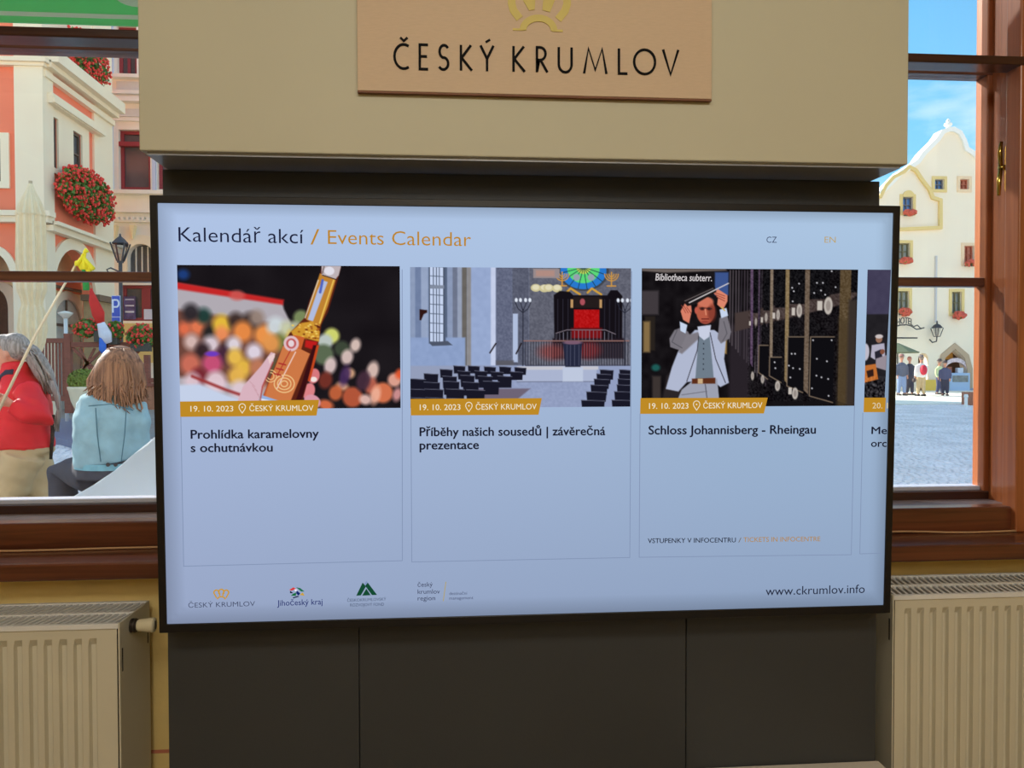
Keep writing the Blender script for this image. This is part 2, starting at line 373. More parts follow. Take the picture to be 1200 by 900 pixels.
for ch, a, b, acc in LET:
    by = 79.3+(a-461)*.0225; P0 = at(a, by+1, SY); P1 = at(b, by+1, SY); H = at(a, by-27.5, SY).z-P0.z
    wd, ln = GL[ch]; sc = (P1.x-P0.x)/wd
    mb = MB(); T = lambda x, z: (P0.x+x*sc, P0.z+z*H)
    FSl = (Vector((0, SY, 0)), XU, ZU, -YU)
    for k_, q_ in enumerate(ln): mb.plate(FSl, polystrip([T(*p_) for p_ in q_], .0052, .0 if ch == 'O' else .0012), (), -.0005, .002+.0002*k_)
    if acc == 1: strips(mb, [[(.38, 1.28), (.56, 1.14), (.76, 1.28)]], T, .0045, FSl, 0, .002)
    if acc == 2: strips(mb, [[(.24, 1.16), (.44, 1.27)]], T, .0045, FSl, 0, .002)
    mb.build('letter', m_black, sb)
m_gold = mat('gold_crown_paint', S(205, 185, 88), .5)
mb = MB(); cz = at(630, 36, SY).z; cxx = at(630.5, 36, SY).x; k = .00196
Tc = lambda x, z: (cxx+x*k, cz+z*k)
FSg = (Vector((0, SY, 0)), XU, ZU, -YU)
cpx = lambda px, py: cyz(px, py, SY)
strips(mb, [[(631+18.2*math.cos(t), 36+.02*(18*math.cos(t))-14.5*math.sin(t)) for t in np.linspace(.02, PI-.02, 20)]], cpx, .0145, FSg, 0, .002)
for q_ in ([(601, 34.6), (614, 34.9)], [(647, 36), (659.5, 36.3)]): strips(mb, [q_], cpx, .0045, FSg, 0, .0015)
strips(mb, [[(609, 22), (601.5, 12), (599.5, 4), (600, -5), (606, -13), (614, -14), (620, -6), (618, 2)]], cpx, .0165, FSg, 0, .0012)
strips(mb, [[(654, 23), (662, 13), (664.5, 5), (664.5, -4), (658, -12), (650, -13), (644, -6), (645, 2)]], cpx, .0165, FSg, 0, .0012)
for pl_ in ([(620, 12.5), (626.5, 11.5), (627.5, -4), (610, -4)], [(635.5, 12), (644.5, 14.5), (652, -4), (637, -4)]): mb.plate(FSg, [cpx(*q_) for q_ in pl_], (), 0, .0016)
mb.build('crown', m_gold, sb)

# ------------------------------------------------------------------ television
TVO = Vector((.2025, 1.8066, 1.4433)); TILT = .0315; TW, TH = 1.68, .956
tv = thing('television', 'large black wall television showing an events calendar', 'television', TVO)
tv.rotation_euler = (TILT, 0, 0); tv['_local'] = 1
tu, tvv, tn = XU, Vector((0, -math.sin(TILT), math.cos(TILT))), Vector((0, -math.cos(TILT), -math.sin(TILT)))
RV = (np.array(fw), np.array(rt), np.array(up))
SD = .004     # how far the glass sits in front of the body's reference plane
def sp(px, py, d=SD):
    """photo coordinates to the television's own x, z on the screen plane"""
    px = np.asarray(px, float); py = np.asarray(py, float)
    D = RV[0][None]*FOC+RV[1][None]*(px.reshape(-1, 1)-600)-RV[2][None]*(py.reshape(-1, 1)-450)
    O = np.array(TVO+tn*d); n = np.array(tn); e_ = np.array(EYE)
    t = ((O-e_)@n)/(D@n); P = e_+D*t[:, None]-O
    return P@np.array(tu), P@np.array(tvv)
def sp1(px, py): a, b = sp([px], [py]); return float(a[0]), float(b[0])
TF = (Vector((0, 0, 0)), XU, ZU, -YU)
R_ = lambda x0, x1, z0, z1: [(x0, z0), (x1, z0), (x1, z1), (x0, z1)]
sx0, sz1 = sp1(186.5, 239.5); sx1, sz0 = sp1(1033.5, 709.5)
scr = (-TW/2+.0165, TW/2-.0165, -TH/2+.0195, TH/2-.0165)
m_bez = mat('black_bezel', S(22, 20, 20), .35, spec=.4)
MB().plate(TF, R_(-TW/2, TW/2, -TH/2, TH/2), [R_(*scr)], -.03, .007).build('bezel', m_bez, tv, bevel=.0015)
MB().box(-TW/2+.03, TW/2-.03, .03, .06, -TH/2+.03, TH/2-.03).build('back_cover', m_bez, tv, bevel=.01)
MB().box(-.2, .2, .06, .083, -.2, .2).build('wall_bracket', mat('bracket_steel', S(50, 50, 52), .4, 1), tv)

def colour_mesh(name, X, Z, RGB, y, parent, m=None):
    h, w_ = X.shape
    me = bpy.data.meshes.new(name)
    v = np.stack([X.ravel(), np.full(X.size, y), Z.ravel()], 1)
    i = np.arange(h*w_).reshape(h, w_)
    f = np.stack([i[:-1, :-1], i[1:, :-1], i[1:, 1:], i[:-1, 1:]], -1).reshape(-1, 4)
    me.vertices.add(len(v)); me.vertices.foreach_set('co', v.ravel())
    me.loops.add(f.size); me.loops.foreach_set('vertex_index', f.ravel().astype(np.int32))
    me.polygons.add(len(f)); me.polygons.foreach_set('loop_start', (np.arange(len(f))*4).astype(np.int32))
    me.update(calc_edges=True)
    a = me.attributes.new('col', 'FLOAT_COLOR', 'POINT')
    c = RGB.reshape(-1, 3)/255.; lin = np.where(c <= .04045, c/12.92, ((c+.055)/1.055)**2.4)
    a.data.foreach_set('color', np.concatenate([lin, np.ones((len(lin), 1))], 1).astype(np.float32).ravel())
    me.materials.append(m or emis_attr()); o = bpy.data.objects.new(name, me); C.objects.link(o); o.parent = parent
    return o
# LCD backlight: even field, a little dimmer at the panel's rim as in any edge-lit panel
gx, gz = np.meshgrid(np.linspace(scr[0], scr[1], 120), np.linspace(scr[3], scr[2], 70))
u = (gx-scr[0])/(scr[1]-scr[0]); v = (scr[3]-gz)/(scr[3]-scr[2])
def mixc(a, b, t): return np.array(a)*(1-t[..., None])+np.array(b)*t[..., None]
bgc = mixc(mixc((176, 196, 230), (172, 198, 226), u), mixc((152, 166, 198), (142, 162, 192), u), np.clip(v, 0, 1)**1.1)
bump_ = np.exp(-((u-.82)**2/.03+(v-.5)**2/.08)); bgc = bgc+(np.array((146, 174, 204))-bgc)*(.35*bump_)[..., None]
edge = np.minimum.reduce([u/.025, (1-u)/.02, v/.03, (1-v)/.045]); bgc *= (.84+.16*np.clip(edge, 0, 1))[..., None]
screen = colour_mesh('screen', gx, gz, bgc, -SD, tv)

class Paint:
    """small software painter: photo-like pictures for the display, in photo coordinates"""
    def __init__(s, x0, y0, x1, y1, base, k=1.3):
        s.nx, s.ny = int((x1-x0)*k)+1, int((y1-y0)*k)+1
        s.X, s.Y = np.meshgrid(np.linspace(x0, x1, s.nx), np.linspace(y0, y1, s.ny)); s.k = k
        s.I = np.zeros((s.ny, s.nx, 3))+np.array(base, float); s.b = (x0, y0, x1, y1)
    def over(s, c, a, al=1.): 
        a = (a*al)[..., None]; s.I = s.I*(1-a)+np.asarray(c, float)*a; return s
    def ell(s, cx, cy, rx, ry, c, soft=.8, al=1., rot=0):
        t = math.radians(rot); dx, dy = s.X-cx, s.Y-cy; x = dx*math.cos(t)+dy*math.sin(t); y = -dx*math.sin(t)+dy*math.cos(t)
        d = (np.sqrt((x/rx)**2+(y/ry)**2)-1)*min(rx, ry); return s.over(c, np.clip(.5-d/soft, 0, 1), al)
    def sd(s, P):
        d = np.full(s.X.shape, 1e9); ins = np.zeros(s.X.shape, bool); n = len(P)
        for i in range(n):
            (ax, ay), (bx, by) = P[i], P[(i+1) % n]; ex, ey = bx-ax, by-ay; wx, wy = s.X-ax, s.Y-ay
            t = np.clip((wx*ex+wy*ey)/(ex*ex+ey*ey+1e-9), 0, 1); d = np.minimum(d, np.hypot(wx-ex*t, wy-ey*t))
            c = (ay > s.Y) != (by > s.Y); ins ^= c & (s.X < ex*(s.Y-ay)/(ey if ey else 1e-9)+ax)
        return np.where(ins, -d, d)
    def poly(s, P, c, soft=.8, al=1.): return s.over(c, np.clip(.5-s.sd(P)/soft, 0, 1), al)
    def line(s, P, w_, c, soft=.7, al=1.):
        d = np.full(s.X.shape, 1e9)
        for (ax, ay), (bx, by) in zip(P[:-1], P[1:]):
            ex, ey = bx-ax, by-ay; wx, wy = s.X-ax, s.Y-ay; t = np.clip((wx*ex+wy*ey)/(ex*ex+ey*ey+1e-9), 0, 1); d = np.minimum(d, np.hypot(wx-ex*t, wy-ey*t))
        return s.over(c, np.clip(.5-(d-w_/2)/soft, 0, 1), al)
    def rect(s, x0, y0, x1, y1, c, soft=.8, al=1.): return s.poly([(x0, y0), (x1, y0), (x1, y1), (x0, y1)], c, soft, al)
    def grain(s, amp, size=3., seed=0, box=None):
        r = np.random.RandomState(seed); h, w_ = int(s.ny/size/s.k)+3, int(s.nx/size/s.k)+3; g = r.rand(h, w_)-.5
        yy = (s.Y-s.b[1])/size; xx = (s.X-s.b[0])/size; i = yy.astype(int).clip(0, h-2); j = xx.astype(int).clip(0, w_-2); fy, fx = yy-i, xx-j
        v = g[i, j]*(1-fy)*(1-fx)+g[i+1, j]*fy*(1-fx)+g[i, j+1]*(1-fy)*fx+g[i+1, j+1]*fy*fx
        if box: v = v*((s.X > box[0]) & (s.Y > box[1]) & (s.X < box[2]) & (s.Y < box[3]))
        s.I = s.I+(v*amp)[..., None]; return s
    def show(s, name, quad, y):
        (ax, ay), (bx, by), (cx, cy), (dx, dy) = quad
        U = (s.X-s.b[0])/(s.b[2]-s.b[0]); V = (s.Y-s.b[1])/(s.b[3]-s.b[1])
        PX = ax*(1-U)*(1-V)+bx*U*(1-V)+cx*U*V+dx*(1-U)*V; PY = ay*(1-U)*(1-V)+by*U*(1-V)+cy*U*V+dy*(1-U)*V
        X, Z = sp(PX.ravel(), PY.ravel()); X = X.reshape(PX.shape); X = np.minimum(X, scr[1]-.0005)
        return colour_mesh(name, X, Z.reshape(PX.shape), np.clip(s.I, 2, 250), -SD-y, screen)
#PICTURES
# ---- picture 1: bottle held in front of a blurred stall
p = Paint(207, 311, 469, 478, (26, 22, 26))
p.grain(10, 20, 3)
p.ell(214, 322, 7, 6, (30, 60, 120), 6)
p.poly([(200, 331), (330, 353), (332, 362), (360, 420), (340, 500), (200, 500)], (176, 170, 178), 3)
p.poly([(200, 330), (332, 351), (331, 357), (200, 338)], (196, 40, 40), 3)
p.ell(277, 346, 9, 6, (205, 90, 85), 4, .8)
p.poly([(200, 362), (345, 382), (350, 455), (200, 440)], (110, 70, 60), 6)
R1 = random.Random(3)
for x, y, r, c in ((214, 385, 7, (225, 110, 75)), (230, 382, 9, (228, 120, 80)), (237, 370, 8, (30, 60, 55)), (222, 366, 9, (45, 40, 45)), (245, 390, 9, (35, 35, 35)),
    (258, 380, 10, (232, 190, 60)), (258, 391, 8, (235, 140, 90)), (275, 375, 8, (60, 45, 42)), (292, 378, 11, (60, 45, 42)), (283, 388, 11, (235, 140, 70)), (308, 392, 11, (240, 150, 75)),
    (300, 372, 8, (150, 130, 120)), (322, 382, 10, (205, 215, 220)), (330, 400, 10, (110, 120, 60)), (316, 402, 10, (225, 150, 80)), (336, 385, 8, (200, 205, 170)), (345, 395, 9, (225, 180, 60)),
    (222, 400, 8, (215, 185, 180)), (245, 403, 9, (220, 205, 215)), (235, 410, 8, (50, 35, 40)), (266, 408, 9, (60, 45, 50)), (272, 403, 8, (225, 215, 225)), (296, 412, 9, (225, 215, 230)), (258, 416, 8, (70, 40, 60)),
    (220, 426, 11, (205, 110, 90)), (246, 425, 11, (200, 80, 120)), (273, 418, 9, (235, 190, 80)), (283, 430, 9, (230, 185, 70)), (275, 440, 10, (230, 180, 80)), (300, 430, 9, (190, 120, 90)), (318, 428, 9, (90, 85, 60)),
    (230, 440, 9, (120, 40, 50)), (222, 446, 9, (220, 195, 205)), (250, 447, 12, (225, 200, 210)), (278, 456, 10, (220, 200, 210)), (300, 448, 8, (200, 110, 80))):
    p.ell(x, y, r*.95+1, r+1, c, 8.5, .95)
p.ell(246, 414, 8, 3, (110, 60, 190), 2)
p.poly([(200, 450), (230, 449), (262, 462), (290, 470), (300, 490), (200, 490)], (196, 208, 232), 4)
p.line([(222, 440), (262, 456), (286, 464)], 3, (150, 50, 50), 3)
for x, y, r, c in ((352, 372, 9, (120, 135, 90)), (388, 393, 9, (205, 210, 110)), (380, 400, 9, (185, 195, 190)), (378, 415, 12, (90, 105, 80)), (400, 408, 9, (60, 70, 55)), (345, 382, 6, (170, 175, 150))):
    p.ell(x, y, r, r, c, 5)
for x, y, rx, ry, c in ((416, 404, 6, 8, (225, 200, 190)), (406, 418, 7, 9, (220, 195, 190)), (409, 437, 6, 6, (215, 165, 130)), (386, 428, 7, 10, (222, 198, 196)), (436, 434, 7, 11, (225, 195, 185)),
    (400, 452, 7, 5, (230, 175, 140)), (392, 460, 8, 9, (200, 100, 60)), (380, 445, 8, 10, (120, 50, 40)), (412, 465, 12, 12, (190, 90, 60)), (434, 452, 7, 10, (190, 100, 80)), (448, 460, 12, 12, (225, 120, 80)),
    (439, 463, 6, 11, (238, 175, 150)), (427, 468, 7, 6, (230, 190, 180)), (462, 445, 8, 8, (235, 170, 150)), (468, 438, 5, 6, (230, 90, 50)), (465, 462, 5, 8, (215, 150, 150)), (380, 474, 9, 6, (220, 110, 70)), (425, 446, 8, 12, (70, 45, 60)), (403, 440, 6, 12, (70, 45, 90))):
    p.ell(x, y, rx, ry, c, 4.5, .92, 15)
# hand behind
for x, y, rx, ry, c in ((366, 440, 7, 9, (215, 120, 125)), (360, 458, 7, 10, (220, 130, 135)), (364, 470, 10, 8, (215, 150, 165))): p.ell(x, y, rx, ry, c, 1.5, 1, 20)
p.ell(366, 444, 4, 3, (240, 225, 220), 1)
# bottle
bo = [(377, 312), (400, 312), (395, 330), (384, 365), (376, 380), (374, 392), (372, 402), (352, 470), (348, 480), (302, 480), (306, 462), (330, 405), (338, 390), (348, 380), (356, 372), (362, 352), (374, 325)]
p.poly(bo, (92, 36, 22), 1)
p.poly([(375, 320), (394, 326), (384, 358), (374, 382), (358, 374), (364, 352)], (190, 130, 50), 1)
p.poly([(372, 340), (378, 328), (384, 330), (378, 345), (366, 376), (360, 374)], (176, 188, 222), 1)
p.line([(378, 328), (375, 342)], 3, (80, 100, 190), 1)
p.line([(391, 328), (378, 366), (374, 378)], 1.6, (235, 195, 90), .8); p.line([(373, 328), (357, 372)], 1.2, (228, 210, 180), .8)
p.poly([(377, 311), (400, 311), (397, 322), (393, 327), (377, 322)], (190, 178, 182), 1); p.ell(386, 317, 6, 5, (225, 222, 232), 1)
p.line([(378, 322), (394, 327)], 1.2, (60, 40, 30)); p.line([(380, 312), (378, 320)], 1, (90, 70, 60))
p.poly([(340, 388), (352, 378), (366, 376), (374, 388), (373, 400), (358, 396), (344, 396)], (206, 150, 50), 1.5)
for i in range(40): p.ell(R1.uniform(342, 373), R1.uniform(379, 396), 1.5, 1, R1.choice([(240, 205, 100), (120, 60, 20), (160, 90, 30), (230, 180, 80)]), 1)
p.poly([(334, 398), (344, 392), (356, 395), (352, 408), (330, 462), (318, 480), (300, 480), (308, 458)], (200, 96, 48), 1)
p.poly([(330, 405), (352, 409), (362, 414), (340, 465), (334, 480), (304, 480), (310, 458)], (205, 120, 70), 1)
p.ell(340, 402, 9, 9, (222, 190, 196), 1.2); p.ell(340, 402, 6, 6, (190, 90, 90), 1); p.ell(340, 402, 3.5, 4, (228, 210, 215), 1)
p.poly([(357, 398), (371, 400), (368, 410), (356, 406)], (190, 30, 30), 2)
p.poly([(366, 404), (372, 404), (352, 466), (346, 480), (340, 480), (352, 448)], (58, 16, 20), 1.5); p.poly([(370, 404), (373, 404), (362, 446), (359, 446)], (196, 70, 30), 1)
p.line([(345, 412), (322, 455)], 1.2, (240, 210, 200)); p.line([(339, 410), (318, 448)], 1, (170, 40, 40))
for r in (12, 8, 4): p.line([(331+r*math.cos(t), 449+r*.85*math.sin(t)) for t in np.linspace(0, 6.2, 22)], 1.2, (240, 200, 140))
for r in (7, 4): p.line([(315+r*math.cos(t), 440+r*math.sin(t)) for t in np.linspace(-1.6, 2.6, 12)], 1, (240, 200, 140))
p.poly([(304, 462), (334, 472), (332, 480), (302, 480)], (150, 175, 220), 1); p.poly([(303, 466), (322, 470), (318, 480), (302, 480)], (226, 228, 240), 1)
for y in (425, 431, 437): p.line([(325+(y-425)*-.5, y), (333+(y-425)*-.5, y+2)], 1.6, (170, 45, 45))
p.poly([(270, 482), (282, 452), (304, 428), (316, 412), (321, 414), (318, 424), (306, 450), (300, 468), (298, 482)], (216, 178, 190), 1.2)
p.poly([(312, 418), (320, 413), (320, 418), (314, 426)], (235, 205, 205), 1); p.line([(300, 482), (305, 452), (318, 424)], 1.2, (170, 60, 60), 1.5)
for i in range(5): p.line([(290+i*3, 446+i*5), (296+i*2.2, 452+i*5)], .8, (190, 140, 150), 1, .6)
p.show('picture', ((207.5, 310.5), (468.5, 312), (469.5, 478), (211.5, 479.5)), .0006)
# ---- picture 2: synagogue hall
p = Paint(480, 313, 740, 477, (150, 165, 200))
p.rect(480, 300, 520, 480, (132, 150, 184), 1); 
for i, (x0, x1, c) in enumerate(((480, 486, (140, 155, 185)), (486, 493, (112, 128, 162)), (493, 501, (150, 165, 195)), (519, 524, (88, 102, 128)), (524, 530, (138, 152, 182)), (530, 536, (110, 118, 140)), (536, 541, (150, 160, 182)), (541, 547, (104, 100, 96)), (547, 552, (140, 138, 140)),
    (552, 575, (150, 168, 206)), (575, 581, (196, 205, 232)), (581, 600, (98, 104, 128)), (600, 620, (88, 92, 110)), (620, 748, (96, 98, 112)))): p.rect(x0, 300, x1, 440, c, 1.5)
p.rect(480, 395, 545, 440, (140, 160, 200), 2)
p.grain(22, 1.6, 5, (582, 300, 741, 430)); p.grain(8, 4, 6)
p.rect(502, 308, 522, 402, (84, 96, 120), 1.5); p.rect(503, 308, 519, 400, (198, 212, 240), 1)
for x in (503, 507.5, 511, 514.5, 519.5): p.line([(x, 310), (x, 400)], 1, (66, 76, 96))
for y in range(312, 402, 11): p.line([(503, y), (520, y+1)], .9, (86, 98, 118))
p.rect(503, 334, 520, 338, (130, 140, 160), .8); p.poly([(502, 401), (524, 399), (530, 404), (506, 405)], (78, 86, 104), 1)
p.poly([(491, 362), (500, 363), (500, 366), (496, 368), (493, 375), (491, 375)], (48, 22, 20), .8)
p.rect(601, 367, 607, 424, (176, 190, 220), 1); p.rect(581, 422, 602, 430, (90, 90, 100), 2)
p.rect(480, 428, 740, 480, (148, 158, 186), 2); p.poly([(560, 428), (740, 428), (740, 480), (560, 480)], (146, 158, 192), 2)
p.rect(606, 429, 700, 447, (170, 180, 208), 1); p.rect(606, 429, 702, 433, (196, 196, 206), 1); p.line([(606, 447), (700, 447)], 1, (110, 116, 140)); p.grain(12, 2, 9, (560, 447, 700, 478))
p.poly([(560, 455), (622, 455), (606, 468), (560, 470)], (110, 100, 118), 1.5)
# round coloured window, generic rings
p.ell(684, 316, 30, 24, (64, 66, 70), 1.5); p.ell(684, 316, 27, 22, (40, 120, 205), 1); p.ell(684, 314, 19, 17, (90, 215, 120), 1); p.ell(684, 310, 9, 10, (205, 225, 90), 1)
for a in range(15, 180, 22): p.line([(684, 312), (684+28*math.cos(math.radians(a)), 315+23*math.sin(math.radians(a)))], .9, (30, 60, 70))
for x in (676, 693): p.ell(x, 324, 4, 4, (150, 160, 175), .8)
for x in (672, 697): p.line([(x-8, 342), (x-3, 337), (x+3, 341), (x+8, 344)], 2.4, (208, 158, 60), 1)
for cx in (659, 717):
    for r in (3, 5.5, 8): p.line([(cx+r*math.cos(t), 320+r*math.sin(t)) for t in np.linspace(0, PI, 10)], 1.2, (206, 150, 66))
    p.line([(cx, 318), (cx, 334)], 1.5, (206, 150, 66)); p.line([(cx-5, 334), (cx+5, 334)], 1.5, (206, 150, 66))
p.rect(625, 314, 656, 325, (150, 138, 140), .8); p.rect(628, 316, 650, 323, (176, 140, 130), 2)
for x in (628, 638, 643, 653): p.ell(x, 336+(x % 3)*.6, 6, 4.5, (205, 196, 150), .8); p.ell(x, 336, 4, 3, (225, 218, 185), .8)
# dark cabinet
p.poly([(649, 345), (656, 340), (668, 341), (672, 345), (712, 345), (716, 339), (724, 339), (730, 346), (730, 398), (650, 398)], (20, 16, 22), 1)
for x in (654, 660, 666, 709, 715, 722, 726): p.line([(x, 350), (x, 396)], .8, (46, 44, 56))
p.rect(672, 347, 706, 360, (36, 28, 28), 1); p.rect(673, 362, 703, 384, (178, 20, 22), 1); p.grain(26, 1.5, 11, (674, 362, 702, 384)); p.rect(670, 384, 706, 398, (120, 18, 22), 3); p.rect(669, 350, 672, 360, (190, 150, 100), .8); p.rect(703, 350, 706, 360, (190, 150, 100), .8)
p.ell(683, 353, 3, 4, (170, 80, 90), 1)
p.rect(648, 396, 732, 420, (34, 26, 34), 2); p.ell(648, 412, 16, 9, (150, 50, 40), 8, .7); p.ell(690, 410, 14, 10, (150, 30, 30), 8, .7)
for x in np.arange(616, 740, 3.1): p.line([(x, 399), (x, 428)], .75, (40, 40, 52)); p.line([(x+1.3, 402), (x+1.3, 426)], .5, (150, 150, 165), .6, .6)
for x in np.arange(652, 722, 4.4): p.line([(x, 386+abs(x-687)*.12), (x, 398)], .7, (130, 130, 146), .6, .8)
p.line([(614, 399), (738, 399)], 1.2, (150, 110, 104)); p.line([(652, 390), (665, 386), (710, 386), (722, 391)], 1, (120, 110, 120)); p.line([(616, 428), (740, 428)], 1, (60, 60, 76))
p.poly([(660, 400), (683, 400), (681, 430), (663, 430)], (36, 40, 62), 1); p.ell(671.5, 401, 11, 2.2, (120, 90, 110), 1)
for x in (665, 669, 674, 679): p.line([(x, 404), (x, 428)], .7, (84, 88, 110))
p.rect(660, 430, 684, 447, (190, 200, 222), 1)
for cx in (613, 733):
    p.line([(cx, 362), (cx, 428)], 1.2, (38, 40, 54)); p.line([(cx-9, 354), (cx-6, 361), (cx, 366), (cx+6, 361), (cx+9, 354)], 1, (38, 40, 54)); p.line([(cx-3, 354), (cx, 364), (cx+4, 354)], .9, (38, 40, 54))
    for d in (-8, -3, 3, 8): p.ell(cx+d, 351, 1.7, 2.4, (225, 232, 245), .8)
p.line([(574, 413), (581, 402)], 1.8, (38, 30, 36)); p.line([(605, 414), (611, 402)], 1.8, (38, 30, 36))
def chairs(row, x, y, w_, h):
    p.poly([(x, y), (x+w_, y+1), (x+w_*.96, y+h), (x+w_*.04, y+h)], (24, 24, 38), .8); p.line([(x, y), (x+w_, y+1)], .8, (90, 92, 110), .6)
for x, y in ((531, 428), (548, 428), (567, 429), (585, 429), (603, 430)): chairs(0, x, y, 14, 9)
for x, y in ((515, 432), (536, 434), (556, 434), (575, 435), (598, 435)): chairs(0, x, y, 15, 10)
for x, y in ((496, 437), (518, 440), (539, 439), (560, 440), (583, 440)): chairs(0, x, y, 17, 14)
for x, y in ((480, 443), (497, 447), (520, 446), (543, 447), (567, 446)): chairs(0, x-1, y, 19, 16)
for x, y in ((480, 455), (498, 455), (523, 455), (547, 456)): chairs(0, x-1, y, 22, 18)
for x, y in ((480, 465), (499, 465), (525, 466)): chairs(0, x-1, y, 22, 16)
for i, (x, y, w_) in enumerate(((704, 433, 16), (700, 438, 17), (697, 444, 18), (693, 451, 20), (688, 459, 24), (682, 469, 28))): chairs(0, x, y, w_, 12)
for i, (x, y, w_) in enumerate(((727, 433, 16), (726, 438, 17), (725, 444, 18), (724, 451, 20), (721, 459, 24), (718, 469, 28))): chairs(0, x, y, w_, 12)
p.show('picture', ((480.5, 313), (739.5, 314.5), (738.5, 476.5), (481, 478)), .0006)
# ---- picture 3: cellar with racks
p = Paint(752, 314, 1006, 476, (20, 17, 20))
p.grain(14, 6, 2)
p.poly([(752, 314), (850, 314), (852, 316), (780, 319), (752, 317)], (110, 100, 96), 2); p.rect(838, 318, 854, 345, (60, 84, 140), 2)
p.rect(752, 340, 772, 368, (64, 58, 62), 3); p.rect(756, 370, 768, 410, (40, 34, 30), 2); p.rect(754, 376, 762, 412, (132, 108, 70), 3); p.rect(845, 396, 853, 414, (150, 120, 70), 2); p.ell(769, 430, 5, 4, (30, 90, 86), 3)
p.rect(765, 440, 775, 468, (60, 52, 50), 3); p.poly([(775, 478), (782, 440), (800, 420), (800, 478)], (44, 38, 40), 3)
p.rect(856, 380, 880, 478, (40, 34, 40), 5)
# rack posts in perspective
R3 = random.Random(5)
def rib(x, wd, c, y0=314, y1=478): p.rect(x, y0, x+wd, y1, c, 1)
for i in range(14):
    x = 856+i*3.4; p.line([(x, 316), (x+R3.uniform(-1, 1), 400+i*4)], 1.2, R3.choice([(66, 58, 66), (52, 46, 54), (86, 78, 84)]), 1)
p.poly([(862, 366), (995, 340), (1006, 336), (1006, 344), (995, 354), (862, 388)], (70, 58, 56), 2)
rows = ((880, 3, 9), (892, 3.5, 11), (905, 4, 14), (922, 4.5, 18), (944, 5, 24), (976, 9, 24))
for x, wd, g in rows:
    p.rect(x+wd, 314, x+wd+g, 366-(x-880)*.26, (18, 17, 20), .8)
    p.poly([(x+wd, 376-(x-880)*.12), (x+wd+g, 394-(x-880)*.05), (x+wd+g, 330+(x-880)*1.5 if x < 900 else 480), (x+wd, 480)], (20, 18, 21), .8)
for x, wd, c in ((880, 3, (92, 72, 98)), (889, 2, (74, 60, 78)), (903, 3.5, (128, 112, 96)), (921, 4.5, (136, 116, 84)), (944, 5.5, (108, 92, 78)), (985, 13, (88, 72, 50))):
    p.poly([(x, 314), (x+wd, 314), (x+wd+1, 430+min(45, (x-880)*.5)), (x+1, 425+min(45, (x-880)*.5))], c, 1)
p.grain(34, 1.3, 21, (878, 314, 1006, 470))
for (x0, y0, x1, y1) in ((925, 394, 944, 452), (952, 394, 980, 464), (904, 418, 918, 440), (891, 404, 902, 436)):
    p.poly([(x0, y0), (x1, y0+1), (x1, y1+6), (x0, y1)], (15, 14, 18), 1); p.line([(x1, y0), (x0, y0), (x0, y1), (x1, y1+8)], 1.2, (120, 104, 88), .9)
p.poly([(985, 370), (1000, 378), (996, 478), (985, 478)], (74, 60, 40), 5, .8); p.rect(996, 350, 1006, 478, (56, 48, 44), 4)
for x in (886, 892, 899, 912, 917, 940, 972): pass
for x, y, rx, ry in ((972, 357, 5, 10.5), (938, 363, 3.2, 8), (913, 368, 2, 6), (899, 371, 1.6, 5), (887, 376, 1.2, 4), (935, 461, 3.5, 7), (914, 452, 3, 6), (896, 444, 2, 5), (884, 440, 1.8, 5)):
    p.ell(x, y, rx, ry, (188, 180, 172), 1); p.ell(x, y, rx*.55, ry*.6, (150, 140, 134), 1)
for x, y, w_, h in ((962, 357, 6, 11), (931, 364, 4, 9), (908, 369, 3, 7), (894, 374, 2.4, 6), (929, 458, 4, 8), (880, 378, 2, 5)): p.rect(x-w_/2, y-h/2, x+w_/2, y+h/2, (196, 188, 180), .8)
for x, y in ((958, 330), (980, 335), (963, 339), (968, 344), (955, 342), (937, 331), (931, 340), (929, 336), (930, 352), (955, 398), (977, 398), (960, 420), (972, 423), (960, 440), (966, 442), (974, 444), (955, 455), (975, 464), (930, 414), (934, 414), (927, 428), (932, 431), (940, 432), (929, 442), (910, 424), (911, 431), (965, 330), (975, 316)):
    p.ell(x, y, .9, .9, (215, 215, 222), 1.1)
# man holding a bottle above his head
G1, G2, G3 = (152, 152, 168), (120, 116, 124), (176, 184, 208)
p.poly([(802, 400), (815, 386), (838, 386), (852, 396), (850, 420), (856, 448), (846, 453), (836, 445), (806, 447), (796, 458), (781, 455), (788, 430), (795, 412)], G3, 1.2)
p.poly([(799, 383), (807, 388), (812, 398), (806, 408), (798, 410), (786, 406), (785, 396), (791, 386)], G2, 1.2)
p.poly([(844, 372), (853, 368), (858, 388), (856, 396), (846, 402), (842, 396)], G2, 1.2); p.poly([(805, 392), (820, 388), (820, 396), (800, 414), (796, 412)], (126, 122, 130), 2)
p.line([(794, 386), (788, 400), (800, 407)], 1, (86, 84, 92)); p.line([(849, 376), (853, 390), (848, 399)], 1, (86, 84, 92))
p.poly([(820, 388), (826, 392), (832, 388), (838, 442), (816, 444)], (110, 124, 138), 1)
p.line([(820, 389), (818, 410), (806, 446)], 1, (50, 48, 58)); p.line([(833, 389), (840, 420), (852, 448)], 1, (50, 48, 58))
for i in range(6): p.ell(825.5, 402+i*6, .8, .8, (40, 44, 56), .8)
p.poly([(815, 444), (842, 443), (846, 480), (790, 480), (800, 456)], (156, 160, 176), 1); p.poly([(812, 443), (840, 442), (840, 449), (812, 449)], (92, 46, 26), .8); p.rect(819, 443, 825, 449, (200, 170, 130), .8)
p.line([(828, 450), (832, 480)], 1.2, (90, 90, 104)); p.line([(800, 462), (830, 458)], .8, (100, 100, 112))
p.poly([(818, 382), (834, 380), (832, 394), (826, 398), (820, 393)], (200, 206, 226), 1)
